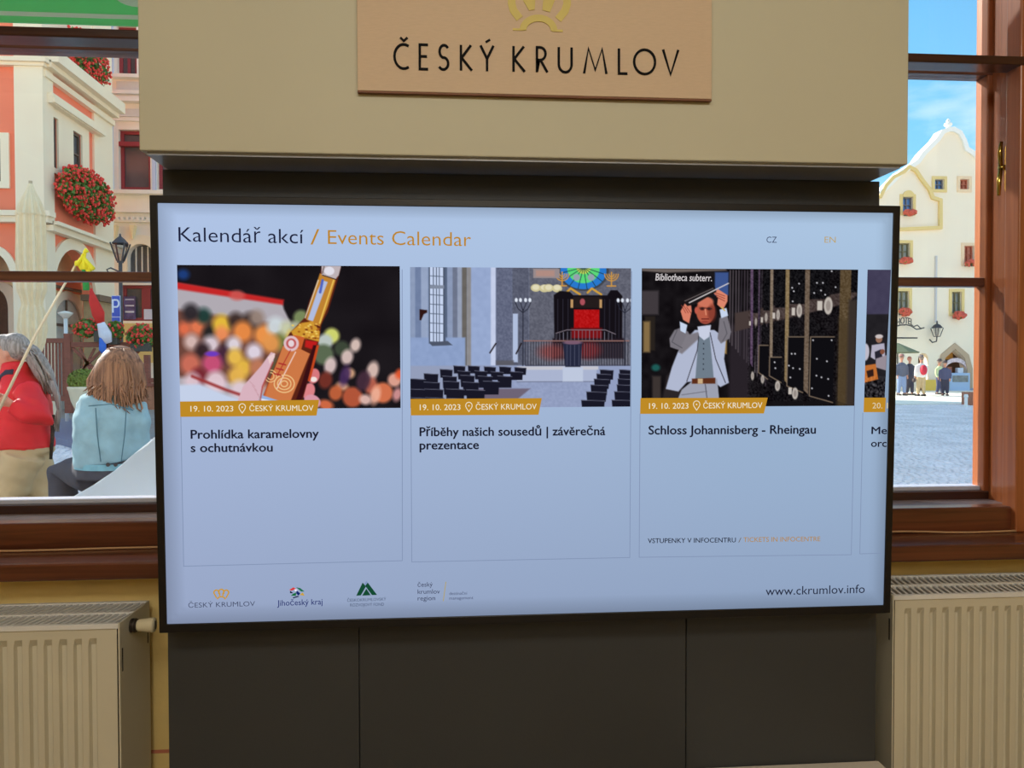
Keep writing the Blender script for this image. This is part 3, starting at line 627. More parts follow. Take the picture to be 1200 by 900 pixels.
p.ell(827.5, 364, 11, 15, (182, 92, 70), 1.2); p.ell(827, 353, 9.5, 6, (206, 116, 92), 2); p.ell(835, 366, 5, 10, (120, 50, 40), 3, .7); p.ell(816.5, 363, 2, 4, (190, 90, 74), 1)
for x in (823.5, 831.5): p.ell(x, 361, 3, 2, (90, 40, 34), 1); p.ell(x, 361, 1, .8, (30, 20, 20), .8)
p.line([(820, 360), (827, 360), (835, 361)], .7, (60, 40, 40)); p.line([(827, 362), (828, 368)], 1.4, (220, 140, 110)); p.line([(823, 373), (831, 373)], 1.2, (100, 30, 30)); p.ell(827, 376.5, 5, 1.5, (150, 66, 54), 1)
p.poly([(800, 360), (804, 353), (810, 354), (811, 364), (808, 378), (801, 374), (798, 364)], (216, 128, 104), 1); p.poly([(836, 342), (842, 338), (853, 345), (853, 352), (848, 362), (841, 356), (842, 348)], (220, 134, 108), 1)
for i in range(3): p.line([(799+i*3, 357+i), (804+i*3, 366)], .7, (140, 60, 50)); p.line([(838+i*1.2, 342+i*2.6), (850, 346+i*3)], .8, (140, 60, 50))
p.poly([(797, 376), (806, 380), (804, 390), (798, 387)], (198, 212, 236), 1); p.poly([(844, 362), (852, 360), (854, 369), (846, 372)], (198, 212, 236), 1); p.line([(846, 359), (850, 363)], 1.5, (200, 170, 90))
p.poly([(800, 352), (808, 345), (838, 335), (840, 341), (815, 356), (806, 358)], (28, 24, 26), 1); p.line([(808, 354), (854, 331)], 1.1, (220, 214, 214)); p.line([(803, 352), (836, 337)], .8, (120, 110, 110))
p.show('picture', ((752, 314.5), (1005.5, 316), (1001, 475.5), (751.5, 477)), .0006)
# ---- picture 4: musicians, cut off by the frame
p = Paint(1016, 316, 1044, 470, (66, 62, 86))
p.rect(1010, 368, 1050, 480, (34, 32, 36), 1.5); p.grain(8, 5, 4)
p.ell(1033, 397, 4.2, 4.5, (150, 110, 90), .8); p.ell(1033, 394, 5, 2.4, (200, 190, 190), .8); p.poly([(1024, 404), (1040, 402), (1042, 418), (1034, 424), (1023, 418)], (176, 172, 190), 1); p.poly([(1028, 412), (1036, 409), (1040, 424), (1030, 428)], (40, 38, 50), 1)
p.ell(1038, 412, 3, 3, (130, 80, 60), .8); p.poly([(1030, 420), (1044, 416), (1044, 434), (1030, 430)], (150, 140, 150), 1); p.ell(1016, 412, 5, 10, (190, 186, 200), 1)
p.poly([(1012, 428), (1030, 426), (1034, 444), (1014, 448)], (190, 110, 50), 1); p.poly([(1018, 434), (1027, 432), (1028, 440), (1020, 442)], (50, 30, 26), 1); p.grain(90, 1.6, 8, (1012, 446, 1050, 472)); p.grain(40, 2.2, 12, (1012, 440, 1050, 472))
p.show('picture', ((1016.5, 316), (1044, 316.2), (1036.4, 470), (1012.5, 471)), .0006)
#ENDPICTURES

# flat shapes and lettering on the display
def quad(name, pts, col, y, em=None):
    P = [sp1(*q) for q in pts]; me = bpy.data.meshes.new(name)
    me.from_pydata([(min(a, scr[1]-.0005), -SD-y, b) for a, b in P], [], [list(range(len(P)))[::-1]]); me.materials.append(em or emis('lit_%d_%d_%d' % col, S(*col)))
    o = bpy.data.objects.new(name, me); C.objects.link(o); o.parent = screen; return o
def fline(name, pts, wpx, col, y):
    mb = MB(); k = .00184
    P = [sp1(*q) for q in pts]
    for (a, b), (c, d) in zip(P[:-1], P[1:]):
        t = Vector((c-a, d-b)).normalized(); n = Vector((-t.y, t.x))*wpx*k/2; e_ = t*wpx*k*.4; i = len(mb.v)
        for q in (Vector((a, b))-e_+n, Vector((a, b))-e_-n, Vector((c, d))+e_-n, Vector((c, d))+e_+n): mb.v.append((min(q.x, scr[1]-.0003), -SD-y, q.y))
        mb.f.append([i, i+1, i+2, i+3])
    o = mb.build(name, emis('lit_%d_%d_%d' % col, S(*col)), None); o.parent = screen; return o
def text(name, s, x0, y0, x1, y1, cap, col, bold=0., y=.0012, clip=None, shear=0, parent=None):
    """s set between photo points (x0, y0) and (x1, y1) on its baseline, cap = height of a capital in px"""
    caron = [i for i, q in enumerate(s) if q == 'ě']; s = s.replace('ě', 'ê')
    cu = bpy.data.curves.new(name, 'FONT'); cu.body = s; cu.offset = min(bold, 0); cu.resolution_u = 3; cu.shear = shear
    t = bpy.data.objects.new('t', cu); C.objects.link(t)
    def shot(body):
        cu.body = body; t.update_tag(); return bpy.data.meshes.new_from_object(t.evaluated_get(bpy.context.evaluated_depsgraph_get()))
    edge = lambda q: max((v_.co.x for v_ in shot(q).vertices), default=0.)
    spans = [(edge(s[:i]), edge(s[:i+1])) for i in caron]
    me = shot(s); bpy.data.objects.remove(t)
    n = len(me.vertices); c = np.zeros(n*3); me.vertices.foreach_get('co', c); c = c.reshape(-1, 3)
    for i0, i1 in spans:      # turn each roof accent over into a caron
        q = np.where((c[:, 0] > i0) & (c[:, 0] < i1+.01) & (c[:, 1] > .49))[0]
        if len(q): c[q, 1] = c[q, 1].max()+c[q, 1].min()-c[q, 1]
    a, b = sp1(x0, y0); e_, d = sp1(x1, y1); hx, hz = sp1(x0, y0-cap)
    thick = max(0, bold)*1.1
    wx = c[:, 0].max()-c[:, 0].min(); kx = math.hypot(e_-a, d-b)/wx; kz = (hz-b)/.729
    ux = np.array([(e_-a), (d-b)])/math.hypot(e_-a, d-b)
    X = a+(c[:, 0]-c[:, 0].min())*kx*ux[0]; Z = b+(c[:, 0]-c[:, 0].min())*kx*ux[1]+c[:, 1]*kz
    if clip: X = np.minimum(X, clip)
    me.vertices.foreach_set('co', np.stack([X, np.full(n, -SD-y), Z], 1).ravel()); me.update()
    if thick:
        V = np.zeros(n*3); me.vertices.foreach_get('co', V); V = V.reshape(-1, 3); F = [list(p_.vertices) for p_ in me.polygons]; AV, AF = [], []
        for q, (dx, dz) in enumerate(((-1, 0), (1, 0), (0, .7), (0, -.7))):
            AV.append(V+np.array((dx*thick*kx, -q*.00004, dz*thick*kz))); AF += [[i+q*n for i in f_] for f_ in F]
        AV = np.concatenate(AV)
        if clip: AV[:, 0] = np.minimum(AV[:, 0], clip)
        me = bpy.data.meshes.new(name); me.from_pydata(AV.tolist(), [], AF)
    me.materials.clear(); me.materials.append(emis('lit_%d_%d_%d' % col, S(*col))); me.name = name
    o = bpy.data.objects.new(name, me); C.objects.link(o); o.parent = screen; return o
NAVY = (26, 30, 58); GOLD = (188, 134, 40); BLK = (26, 28, 46)
text('title_lettering', 'Kalendář akcí', 209.5, 283, 356, 285.5, 18, NAVY, -.004)
text('title_lettering', '/', 364, 286.5, 374.5, 286.5, 19, GOLD, -.004)
text('title_lettering', 'Events Calendar', 384.5, 286, 552, 288.6, 17.5, GOLD, -.004)
text('language_lettering', 'CZ', 898, 284.5, 910, 284.5, 7.5, (40, 44, 80), -.004); text('language_lettering', 'EN', 966, 284.5, 979, 284.5, 7.5, (190, 160, 90), -.004)
BAN = (190, 138, 38)
for q in (((211, 470.5), (374, 468.5), (371, 487), (211.5, 488.5)), ((481, 467.5), (635, 466.5), (631, 486), (481.5, 486.8)), ((750.5, 466.5), (899.5, 466), (895, 484.5), (750, 485)), ((1012.3, 466), (1038, 466), (1037, 483), (1011.8, 483))):
    quad('date_banner', q, BAN, .0009)
for a, yb in ((223.5, 482.3), (492, 480.6), (760.5, 479)):
    k = (1, .95, .92)[(a > 400)+(a > 700)]
    text('date_lettering', '19. 10. 2023', a, yb, a+50*k, yb-.3, 7, (236, 228, 206), .004)
    text('place_lettering', 'ČESKÝ KRUMLOV', a+69*k, yb-.5, a+144*k, yb-1, 7, (236, 228, 206), .002)
    cx, cy = a+60.5*k, yb-4.3
    fline('pin_symbol', [(cx+4*math.sin(t)*.95, cy-1-4*math.cos(t)) for t in np.linspace(-2.2, 2.2, 12)], .9, (236, 228, 206), .0012)
    fline('pin_symbol', [(cx-3, cy+1.6), (cx, cy+6), (cx+3, cy+1.6)], .9, (236, 228, 206), .0012); quad('pin_symbol', [(cx+.9*math.cos(t), cy-.8+.9*math.sin(t)) for t in np.linspace(6.28, 0, 9)[:-1]], (236, 228, 206), .0012)
text('date_lettering', '20. 1', 1022, 478.5, 1040, 478.5, 7, (220, 205, 170), .002, clip=scr[1]-.0005)
for s, x0, y0, x1, y1 in (('Prohlídka karamelovny', 224, 514, 373.5, 512.7), ('s ochutnávkou', 224, 529.7, 319.5, 529), ('Příběhy našich sousedů | závěrečná', 492, 511, 709, 509.8), ('prezentace', 492, 526.6, 561, 526),
                          ('Schloss Johannisberg - Rheingau', 760, 509, 955.5, 508)):
    text('event_lettering', s, x0, y0, x1, y1, 10.8, BLK, .02)
text('event_lettering', 'Me', 1021, 508.5, 1039, 508.5, 9, BLK, .014, clip=scr[1]-.001); text('event_lettering', 'orc', 1020.5, 523.5, 1038.5, 523.5, 9, BLK, .014, clip=scr[1]-.001)
text('ticket_lettering', 'VSTUPENKY V INFOCENTRU', 759, 636.3, 862, 635.3, 5.8, BLK, .008); text('ticket_lettering', '/', 865, 635.6, 868.5, 635.6, 6, (110, 100, 90)); text('ticket_lettering', 'TICKETS IN INFOCENTRE', 871, 635, 961, 634, 5.8, (176, 134, 70), .004)
text('web_lettering', 'www.ckrumlov.info', 897, 697.5, 1013, 694.6, 10.5, (30, 34, 56), .0)
LN = (128, 144, 176)
fline('card_outline', [(212, 489), (215.3, 663.5), (471.5, 657), (471.2, 316)], .8, LN, .0004)
fline('card_outline', [(481.6, 487), (482.6, 658.5), (738, 653.3), (740.2, 318)], .8, LN, .0004)
fline('card_outline', [(750, 485), (749, 653), (997.5, 650), (1004.5, 320)], .8, LN, .0004)
fline('card_outline', [(1011, 484), (1007.5, 649), (1033, 648.3)], .8, LN, .0004)
# footer marks
text('footer_lettering', 'ČESKÝ KRUMLOV', 221, 712, 299, 710, 6, (60, 66, 92), -.004)
crown = lambda cx, cy, k: [[(cx+x*k, cy-z*k) for x, z in l] for l in (arc(0, -6, 10, 8, 20, 160, 8), [(-12, 0), (-17, 9)]+arc(-12, 12, 6, 6, 190, -20, 8), [(12, 0), (17, 9)]+arc(12, 12, 6, 6, -10, 200, 8), [(-4, 5), (-4, 9)]+arc(0, 14, 6, 6, 220, -40, 10)+[(4, 9), (4, 5)])]
for l in crown(259.5, 700, .48): fline('crown_mark', l, 1.6, (200, 150, 50), .0012)
text('footer_lettering', 'Jihočeský kraj', 325, 709.8, 378, 708, 7, (34, 46, 110), .006)
for pts, c in (((339, 691), (344, 688), (347, 690), (342, 692)), (210, 60, 60)), (((347, 688), (352, 689), (357, 693), (353, 693)), (30, 110, 80)), (((340, 692), (344, 695), (340, 695)), (20, 24, 60)), (((343, 696), (347, 694), (347, 698), (341, 698)), (20, 110, 60)), (((348, 692), (352, 695), (350, 698), (347, 695)), (20, 40, 110)), (((351, 697), (355, 694), (357, 698)), (200, 160, 60)), (((343, 700), (349, 698), (351, 699), (344, 701)), (20, 24, 70)), (((345, 690), (349, 691), (346, 693)), (240, 240, 250)):
    quad('region_mark', pts[::-1], c, .0012)
G = (20, 74, 50)
quad('mountain_mark', [(425, 682.5), (429, 687), (423, 697.5), (417.5, 698)][::-1], G, .0012); quad('mountain_mark', [(431, 682.5), (442, 697), (436, 697.2), (428, 686.5)][::-1], G, .0012)
quad('mountain_mark', [(429.3, 689.5), (434.5, 697.3), (424.5, 697.8)][::-1], G, .0013); quad('mountain_mark', [(429.5, 680.5), (432, 684), (429.5, 687), (427, 684)][::-1], (130, 150, 190), .0011)
text('footer_lettering', 'ČESKOKRUMLOVSKÝ', 407, 705, 452.5, 703.5, 3.6, (70, 84, 110), .0); text('footer_lettering', 'ROZVOJOVÝ FOND', 410.5, 710.5, 450, 709.5, 3.6, (70, 84, 110), .0)
for s, y, x1 in (('český', 687.5, 507), ('krumlov', 695.8, 515.5), ('region', 703.5, 510)): text('footer_lettering', s, 489.5, y, x1, y-.4, 5.6, (50, 56, 84), 0)
fline('footer_stroke', [(522.5, 682), (519.5, 704)], .9, (180, 160, 90), .0012)
text('footer_lettering', 'destinační', 526.5, 697, 547.5, 696.5, 3.6, (70, 78, 110), 0); text('footer_lettering', 'management', 526.5, 702.5, 554.5, 701.8, 3.6, (70, 78, 110), 0)
text('picture_lettering', 'Bibliotheca subterr.', 768, 328.6, 834, 329.6, 8.5, (210, 204, 206), .012, shear=.12)

# ------------------------------------------------------------------ radiators
m_rad = mat('cream_radiator_enamel', S(208, 200, 176), .42, noise_=.02)
m_slot = mat('dark_slot', S(30, 25, 22), .8)
def radiator(side, x0, x1, yf, yb, zt, label):
    r = thing('radiator', label, 'radiator', ((x0+x1)/2, (yf+yb)/2, zt-.6))
    zb = zt-.6
    # front sheet with pressed vertical channels
    mb = MB(); pitch = .0333; a0 = x0+.028; a1 = x1-.028; n = int((a1-a0)/pitch); xs = [(x0, 0), (a0-.004, 0)]
    prof = [(0, 0), (.003, .011), (.012, .013), (.0165, .011), (.0195, 0), (pitch-.0005, 0)]
    rel = [(x0+.004, 0)]
    for i in range(n):
        for dx, dd in prof: rel.append((a0+i*pitch+dx, dd))
    rel.append((x1-.004, 0))
    zz = [(zb, 0), (zb+.03, 0), (zb+.05, 1), (zt-.052, 1), (zt-.034, 0), (zt-.0125, 0)]
    b = len(mb.v)
    for z, k in zz:
        for x, d in rel: mb.v.append((x, yf+.004+d*k, z))
    m = len(rel)
    for j in range(len(zz)-1):
        for i in range(m-1): mb.f.append([b+j*m+i, b+j*m+i+1, b+(j+1)*m+i+1, b+(j+1)*m+i])
    mb.build('front_panel', m_rad, r, smooth=False)
    MB().box(x0+.006, x1-.006, yb-.012, yb-.004, zb, zt-.02).build('back_panel', m_rad, r)
    MB().box(x0+.006, x1-.006, (yf+yb)/2-.004, (yf+yb)/2+.004, zb+.02, zt-.05).build('middle_panel', mat('painted_inside_shade', S(62, 58, 52), .7), r)  # dark colour stands in for shade inside the radiator
    # top grille: side rails, cross strips and fins
    g = MB()
    for y0, y1 in ((yf, yf+.012), ((yf+yb)/2-.006, (yf+yb)/2+.006), (yb-.012, yb)): g.box(x0, x1, y0, y1, zt-.012, zt)
    g.build('top_grille', mat('white_enamel', S(226, 224, 218), .35), r, bevel=.001)
    MB().box(x0+.006, x1-.006, yf+.02, yb-.014, zt-.06, zt-.03).build('painted_shade_block', mat('painted_inside_shade', S(62, 58, 52), .7), r)  # dark block added to paint the shade between the fins
    nf = int((x1-x0)/.0165); fins = MB()
    for i in range(nf):
        x = x0+.008+i*.0165
        for y0, y1 in ((yf+.012, (yf+yb)/2-.006), ((yf+yb)/2+.006, yb-.012)):
            b = len(fins.v); sk = .016
            for (xx, yy) in ((x, y0), (x+.0068, y0), (x+.0068+sk, y1), (x+sk, y1)):
                for z in (zt-.009, zt-.002): fins.v.append((min(xx, x1-.004), yy, z))
            fins.f += [[b, b+2, b+4, b+6], [b+1, b+3, b+5, b+7], [b, b+1, b+3, b+2], [b+2, b+3, b+5, b+4], [b+4, b+5, b+7, b+6], [b+6, b+7, b+1, b]]
    f_ = fins.build('grille_fins', mat('white_enamel', S(226, 224, 218), .35), r); f_['kind'] = 'stuff'
    for xx, s in ((x0, -1), (x1, 1)):
        o = MB().box(xx-.004 if s < 0 else xx, xx if s < 0 else xx+.004, yf-.001, yb, zb, zt+.001).build('side_panel', m_rad, r, bevel=.002)
        for yy, za in ((yf+.012, .062), (yb-.018, .05)):
            e0, e1 = (xx-.0046, xx-.0036) if s < 0 else (xx+.0036, xx+.0046)
            q = MB().box(e0, e1, yy, yy+.005, zt-za-.055, zt-za).build('slot', m_slot, None); q.parent = o
            q.location = (0, 0, 0)
    return r
p1 = at(138, 732, 1.93); p2 = at(1048, 700, 1.93)
zrl = at(138, 731, 1.93).z; zrr = at(1048, 698, 1.93).z
print('rad z', zrl, zrr)
ZR = (zrl+zrr)/2
radL = radiator(-1, -2.6, p1.x, 1.93, 2.12, zrl, 'cream panel radiator with thermostat knob under the left window')
radR = radiator(1, p2.x, 2.7, 1.93, 2.12, zrr, 'cream ribbed panel radiator under the right window')
# thermostat head on the left radiator's side
yv = 2.0; zv = at(155, 733, yv).z; xv = p1.x+.004
th = MB().lathe((xv, yv, zv), [(.017, 0), (.017, .004), (.0145, .005), (.0145, .007), (.017, .008), (.017, .011), (.0145, .012), (.0145, .014)], 20, 'X').build('valve_collar', mat('dark_collar', S(70, 62, 55), .4, .6), radL)
th = MB().lathe((xv, yv, zv), [(.012, .014), (.0145, .018), (.0165, .038), (.018, .050), (.0165, .055), (.004, .056)], 20, 'X').build('thermostat_knob', mat('ivory_plastic', S(226, 214, 178), .35), radL, smooth=True)
th2 = MB().box(xv+.0555, xv+.0568, yv-.0015, yv+.0015, zv-.010, zv+.010).build('knob_mark', m_slot, None); th2.parent = th; th2.location = (0, 0, 0)

# low white cabinet against the column, just in the frame at the bottom
q0 = at(818, 899, CY-.002); q1 = at(1027, 891.5, CY-.002); zt = (q0.z+q1.z)/2
cab = thing('low_cabinet', 'white cabinet top just showing at the bottom, against the charcoal column', 'cabinet', ((q0.x+q1.x)/2, 1.7, 0))
m_white = mat('white_lacquer', S(222, 212, 196), .3)
MB().box(q0.x, q1.x, 1.46, CY-.004, .06, zt-.02).build('body', m_white, cab, bevel=.002)
MB().box(q0.x, q1.x+.004, 1.44, CY-.003, zt-.02, zt).build('top_board', m_white, cab, bevel=.003)
for k in range(2):
    a = q0.x+.004+k*(q1.x-q0.x)/2; MB().box(a, a+(q1.x-q0.x)/2-.008, 1.444, 1.46, .08, zt-.026).build('door', m_white, cab, bevel=.002)
MB().box(q0.x+.02, q1.x-.02, 1.5, CY-.02, 0, .06).build('plinth', m_dark, cab)
#OUTSIDE
# ------------------------------------------------------------------ outside: ground
def gz_(y): return max(0, .0105*(y-5))
m_street = mat('grey_setts_bed', S(150, 146, 142), .8, noise_=.12, nscale=3, bump=.5, bscale=14)
m_sett = mat('granite_sett', S(240, 232, 230), .7, noise_=.14, nscale=1.3, bump=.2, bscale=30)
m_pale = mat('painted_sun_paving', S(250, 240, 220), .8, noise_=.06, nscale=2)  # paler colour stands in for sunlight on the far ground
mb = MB()
ys = [2.62, 5, 80]
for i in range(2):
    b = len(mb.v)
    for y in ys[i:i+2]: mb.v += [(-60, y, gz_(y)-.03), (60, y, gz_(y)-.03)]
    mb.f.append([b, b+1, b+3, b+2])
ground = struct(mb.build('ground', m_street))
R5 = random.Random(11)
mb = MB(); 
def setts(x_of, y0, y1):
    y = y0
    while y < y1:
        dy = .105; a, b_ = x_of(y); x = a+R5.random()*.1
        while x < b_:
            dx = R5.uniform(.10, .15); g = .010; z = gz_(y)+R5.uniform(-.006, .006); q = len(mb.v)
            for (xx, yy, zz) in ((x+g, y+g, z-.02), (x+dx-g, y+g, z-.02), (x+dx-g, y+dy-g, z-.02), (x+g, y+dy-g, z-.02), (x+2*g, y+2*g, z), (x+dx-2*g, y+2*g, z), (x+dx-2*g, y+dy-2*g, z), (x+2*g, y+dy-2*g, z)):
                mb.v.append((xx, yy+.35*math.sin(xx*.35), zz))
            mb.f += [[q+4, q+5, q+6, q+7], [q, q+1, q+5, q+4], [q+1, q+2, q+6, q+5], [q+2, q+3, q+7, q+6], [q+3, q, q+4, q+7]]
            x += dx
        y += dy
setts(lambda y: (-.60*y-.2, -.30*y+.2), 6.5, 17)
setts(lambda y: (.36*y-.4, .82*y+.6), 7.5, 26.8)
me = bpy.data.meshes.new('setts'); me.from_pydata(mb.v, [], mb.f); me.materials.append(m_sett); me.update()
o = bpy.data.objects.new('setts', me); C.objects.link(o); o.parent = ground; o['kind'] = 'stuff'
o = MB().box(4, 40, 26.8, 37.8, gz_(24)-.03, gz_(24)+.02).build('painted_sun_paving', m_pale, None); o.rotation_euler = (0, 0, 0); o.parent = ground  # strip coloured paler in place of a sunlit band
o.data.transform(Matrix.Shear('XZ', 4, (0, 0))) if False else None
for v in o.data.vertices: v.co.z = gz_(v.co.y)+(.012 if v.co.z > gz_(24) else -.03)

# ------------------------------------------------------------------ building helpers
def win(fr, parent, x0, x1, z0, z1, mf, mp_, nx=2, nz=2, fw_=.08, depth=(-.06, .04), bar=.05, label=None):
    w_, h_ = (x1-x0-2*fw_), (z1-z0-2*fw_)
    holes = []; cw = (w_-bar*(nx-1))/nx; chh = (h_-bar*(nz-1))/nz
    for i in range(nx):
        for j in range(nz):
            a = x0+fw_+i*(cw+bar); b = z0+fw_+j*(chh+bar); holes.append(R_(a, a+cw, b, b+chh))
    o = MB().plate(fr, R_(x0, x1, z0, z1), holes, depth[0], depth[1]).build('window', mf, parent)
    for hl in holes:
        q = MB().plate(fr, hl, (), depth[0], depth[0]+.015).build('pane', mp_, None); q.parent = o
        q.location = (0, 0, 0)
    return o
def slab(fr, parent, name, m, pts, d0, d1, **k): return MB().plate(fr, pts, (), d0, d1).build(name, m, parent, **k)
def archpts(x0, x1, zb, zs, n=12, rise=None):
    c = (x0+x1)/2; r = (x1-x0)/2; rz = rise or r
    return [(x0, zb), (x1, zb)]+[(c+r*math.cos(t), zs+rz*math.sin(t)) for t in np.linspace(0, PI, n)]
m_coral = mat('coral_plaster', S(255, 138, 104), .85, noise_=.05, nscale=1.2)
m_cream = mat('cream_plaster', S(255, 236, 204), .85, noise_=.03, nscale=1.5)
m_buff = mat('buff_plaster', S(250, 228, 176), .85, noise_=.05)
m_stone = mat('pale_grey_stucco', S(250, 240, 222), .85, noise_=.03, nscale=2)
m_pane = mat('dark_window_pane', S(90, 92, 96), .08, noise_=.2, nscale=1.5)
m_paneg = mat('pale_green_pane', S(190, 200, 190), .15, noise_=.15, nscale=3)
m_wfr = mat('dark_brown_sash', S(95, 80, 72), .5)
m_red = mat('dark_red_sash', S(150, 52, 62), .5)
m_leaf = mat('geranium_leaf', S(96, 142, 62), .6, noise_=.3, nscale=9)
m_leafd = mat('box_leaf', S(120, 140, 52), .6, noise_=.35, nscale=40)
m_petal = mat('red_petal', S(255, 72, 60), .6, noise_=.2, nscale=30)
def leaves(mb, c, r, n, size, rnd, squash=1.0):
    for _ in range(n):
        while True:
            d = Vector((rnd.uniform(-1, 1), rnd.uniform(-1, 1), rnd.uniform(-1, 1)))
            if d.length < 1: break
        p_ = Vector((c[0]+d.x*r[0], c[1]+d.y*r[1], c[2]+d.z*r[2]))
        a = Vector((rnd.gauss(0, 1), rnd.gauss(0, 1), rnd.gauss(0, 1))).normalized(); b = a.cross(Vector((rnd.gauss(0, 1), rnd.gauss(0, 1), rnd.gauss(0, 1)))).normalized()
        s_ = size*rnd.uniform(.6, 1.3); q = len(mb.v)
        for t in (a*s_, b*s_*.7, -a*s_, -b*s_*.7): mb.v.append(tuple(p_+t))
        mb.f.append([q, q+1, q+2, q+3])
def blooms(mb, c, r, n, size, rnd):
    for _ in range(n):
        d = Vector((rnd.gauss(0, 1), rnd.gauss(0, 1), rnd.gauss(0, 1))).normalized()*rnd.uniform(.75, 1.1)
        mb.ball((c[0]+d.x*r[0], c[1]+d.y*r[1], c[2]+d.z*r[2]), size*rnd.uniform(.7, 1.3), 6, 4)
def flowers(name, label, cat, c, r, nl, nb, ls, bs, box=None, seed=1, group=None, parent=None, petal=None):
    rnd = random.Random(seed)
    if parent is None: t = thing(name, label, cat, (c[0], c[1], c[2]-r[2]), group)
    else: t = parent
    if box: MB().box(*box).build('trough', mat('dark_trough', S(70, 72, 66), .7), t, bevel=.01)
    mb = MB(); leaves(mb, c, r, nl, ls, rnd); o = mb.build('foliage', m_leaf, t); o['kind'] = 'stuff'
    mb = MB(); blooms(mb, c, r, nb, bs, rnd); o = mb.build('blossoms', petal or m_petal, t); o['kind'] = 'stuff'
    return t

# ------------------------------------------------------------------ coral corner building
YA = 24.0; cor = at(50, 250, YA); XC = cor.x
bld = thing('corner_building', 'coral and cream corner building with arcade arches beyond the left window', 'building', (XC, YA, gz_(YA)))
FA = (Vector((0, YA, 0)), XU, ZU, -YU)
fa = lambda px, py: cyz(px, py, YA)
FB = (Vector((XC, 0, 0)), YU, ZU, XU)
def fb(px, py): p_ = atX(px, py, XC); return (p_.y, p_.z)
YE = fb(131, 300)[0]
G0 = gz_(YA)-.05; TOP = 15.5
xA = -32.  # unseen leftward length, added to shade the square
# arch openings
a0, a1 = fa(-28, 300)[0], fa(17, 300)[0]; zsA = fa(0, 345)[1]; riseA = fa(0, 297)[1]-zsA
b0, b1 = fb(60, 300)[0], fb(109, 300)[0]; zsB = fb(80, 345)[1]; riseB = fb(80, 291)[1]-zsB
arA = archpts(a0, a1, G0+.01, zsA, 14, riseA); arB = archpts(b0, b1, G0+.01, zsB, 14, riseB)
wA = R_(fa(-12, 190)[0], fa(2, 190)[0], fa(0, 213)[1], fa(0, 163)[1])
MB().plate(FA, R_(xA, XC-.35, G0, TOP), [arA, wA], -.35, 0).build('front_wall', m_coral, bld)
wins = []
for (p0, p1_, q0_, q1_) in ((55.5, 66.5, 196, 137), (84, 94.5, 205, 156)):
    y0_, y1_ = fb(p0, 180)[0], fb(p1_, 180)[0]; ym = (p0+p1_)/2; wins.append((y0_, y1_, fb(ym, q0_)[1], fb(ym, q1_)[1]))
MB().plate(FB, R_(YA, YE, G0, TOP), [arB]+[R_(*w_) for w_ in wins], -.35, 0).build('side_wall', m_coral, bld)
MB().box(xA, XC-.36, YA+.36, YE, TOP-.3, TOP).build('roof', mat('roof_tile', S(150, 80, 60), .8), bld)
# shallow arcade: back walls with arched doors
XI = XC-1.0; FI = (Vector((XI, 0, 0)), YU, ZU, XU); YI = YA+1.0; FK = (Vector((0, YI, 0)), XU, ZU, -YU)
def at2(px, py): p_ = atX(px, py, XI); return (p_.y, p_.z)
fk = lambda px, py: cyz(px, py, YI)
def dooarch(f, x0, x1, yt, ysp, yr=370): return archpts(f(x0, yr)[0], f(x1, yr)[0], G0, f((x0+x1)/2, ysp)[1], 14, f((x0+x1)/2, yt)[1]-f((x0+x1)/2, ysp)[1])
MB().box(XI-.2, XI, YA+1.0, YE, G0, TOP-6).build('arcade_side_wall', m_buff, bld)
MB().box(xA, XC-1.0, YI, YI+.2, G0, TOP-6).build('arcade_back_wall', m_buff, bld)
MB().plate(FI, dooarch(at2, 53, 99, 341, 382), [dooarch(at2, 60, 93, 351, 382)], .0, .10).build('door_surround', m_cream, bld)
ds = MB().plate(FI, dooarch(at2, 60, 93, 351, 382), (), .0, .04).build('glazed_door', m_paneg, bld)
for p0, p1_, q0_, q1_ in ((75, 76.5, 352, 420), (60, 93, 380, 383)):
    q = MB().plate(FI, R_(at2(p0, 370)[0], at2(p1_, 370)[0], at2(76, q1_)[1], at2(76, q0_)[1]), (), .04, .08).build('door_bar', m_wfr, None); q.parent = ds
slab(FI, bld, 'coral_band', m_coral, R_(at2(50, 340)[0], at2(112, 340)[0], at2(80, 343)[1], at2(80, 328)[1]), .0, .05)
slab(FI, bld, 'thin_canopy', m_wfr, R_(at2(50, 340)[0], at2(112, 340)[0], at2(80, 341)[1], at2(80, 339)[1]), .1, .3)
MB().plate(FK, dooarch(fk, -22, 27, 331, 360), [dooarch(fk, -16, 12, 339, 362)], 0, .12).build('door_surround', m_cream, bld)
MB().plate(FK, dooarch(fk, -16, 12, 339, 362), (), 0, .05).build('brown_door', mat('dark_brown_door', S(96, 66, 52), .5, noise_=.2), bld)
# arch surrounds
def ring(fr, x0, x1, zs, rise, w_, zb, name):
    MB().plate(fr, archpts(x0-w_, x1+w_, zb, zs, 20, rise+w_), [archpts(x0, x1, zb+.01, zs, 16, rise)], .0, .09).build(name, m_cream, bld)
ring(FA, a0, a1, zsA, riseA, .22, G0, 'arch_surround'); ring(FB, b0, b1, zsB, riseB, .34, G0, 'arch_surround')
MB().box(XC-.3, XC+.16, fb(108, 300)[0], fb(127, 300)[0], G0, fb(115, 352)[1]).build('stone_pier', mat('brown_stone', S(186, 160, 120), .8, noise_=.1), bld)
MB().box(XC-.3, XC+.3, fb(105, 300)[0], fb(129, 300)[0], fb(115, 354)[1], fb(115, 347)[1]).build('pier_capital', mat('brown_slate', S(120, 98, 80), .7), bld)
# corner pilaster and quoins
MB().box(fa(19.5, 150)[0], XC+.10, YA-.12, YA+.5, G0, TOP).build('corner_pilaster', m_cream, bld)
MB().box(XC-.3, XC+.07, fb(109, 250)[0], YE+.02, fb(112, 350)[1], TOP).build('end_pilaster', m_cream, bld)
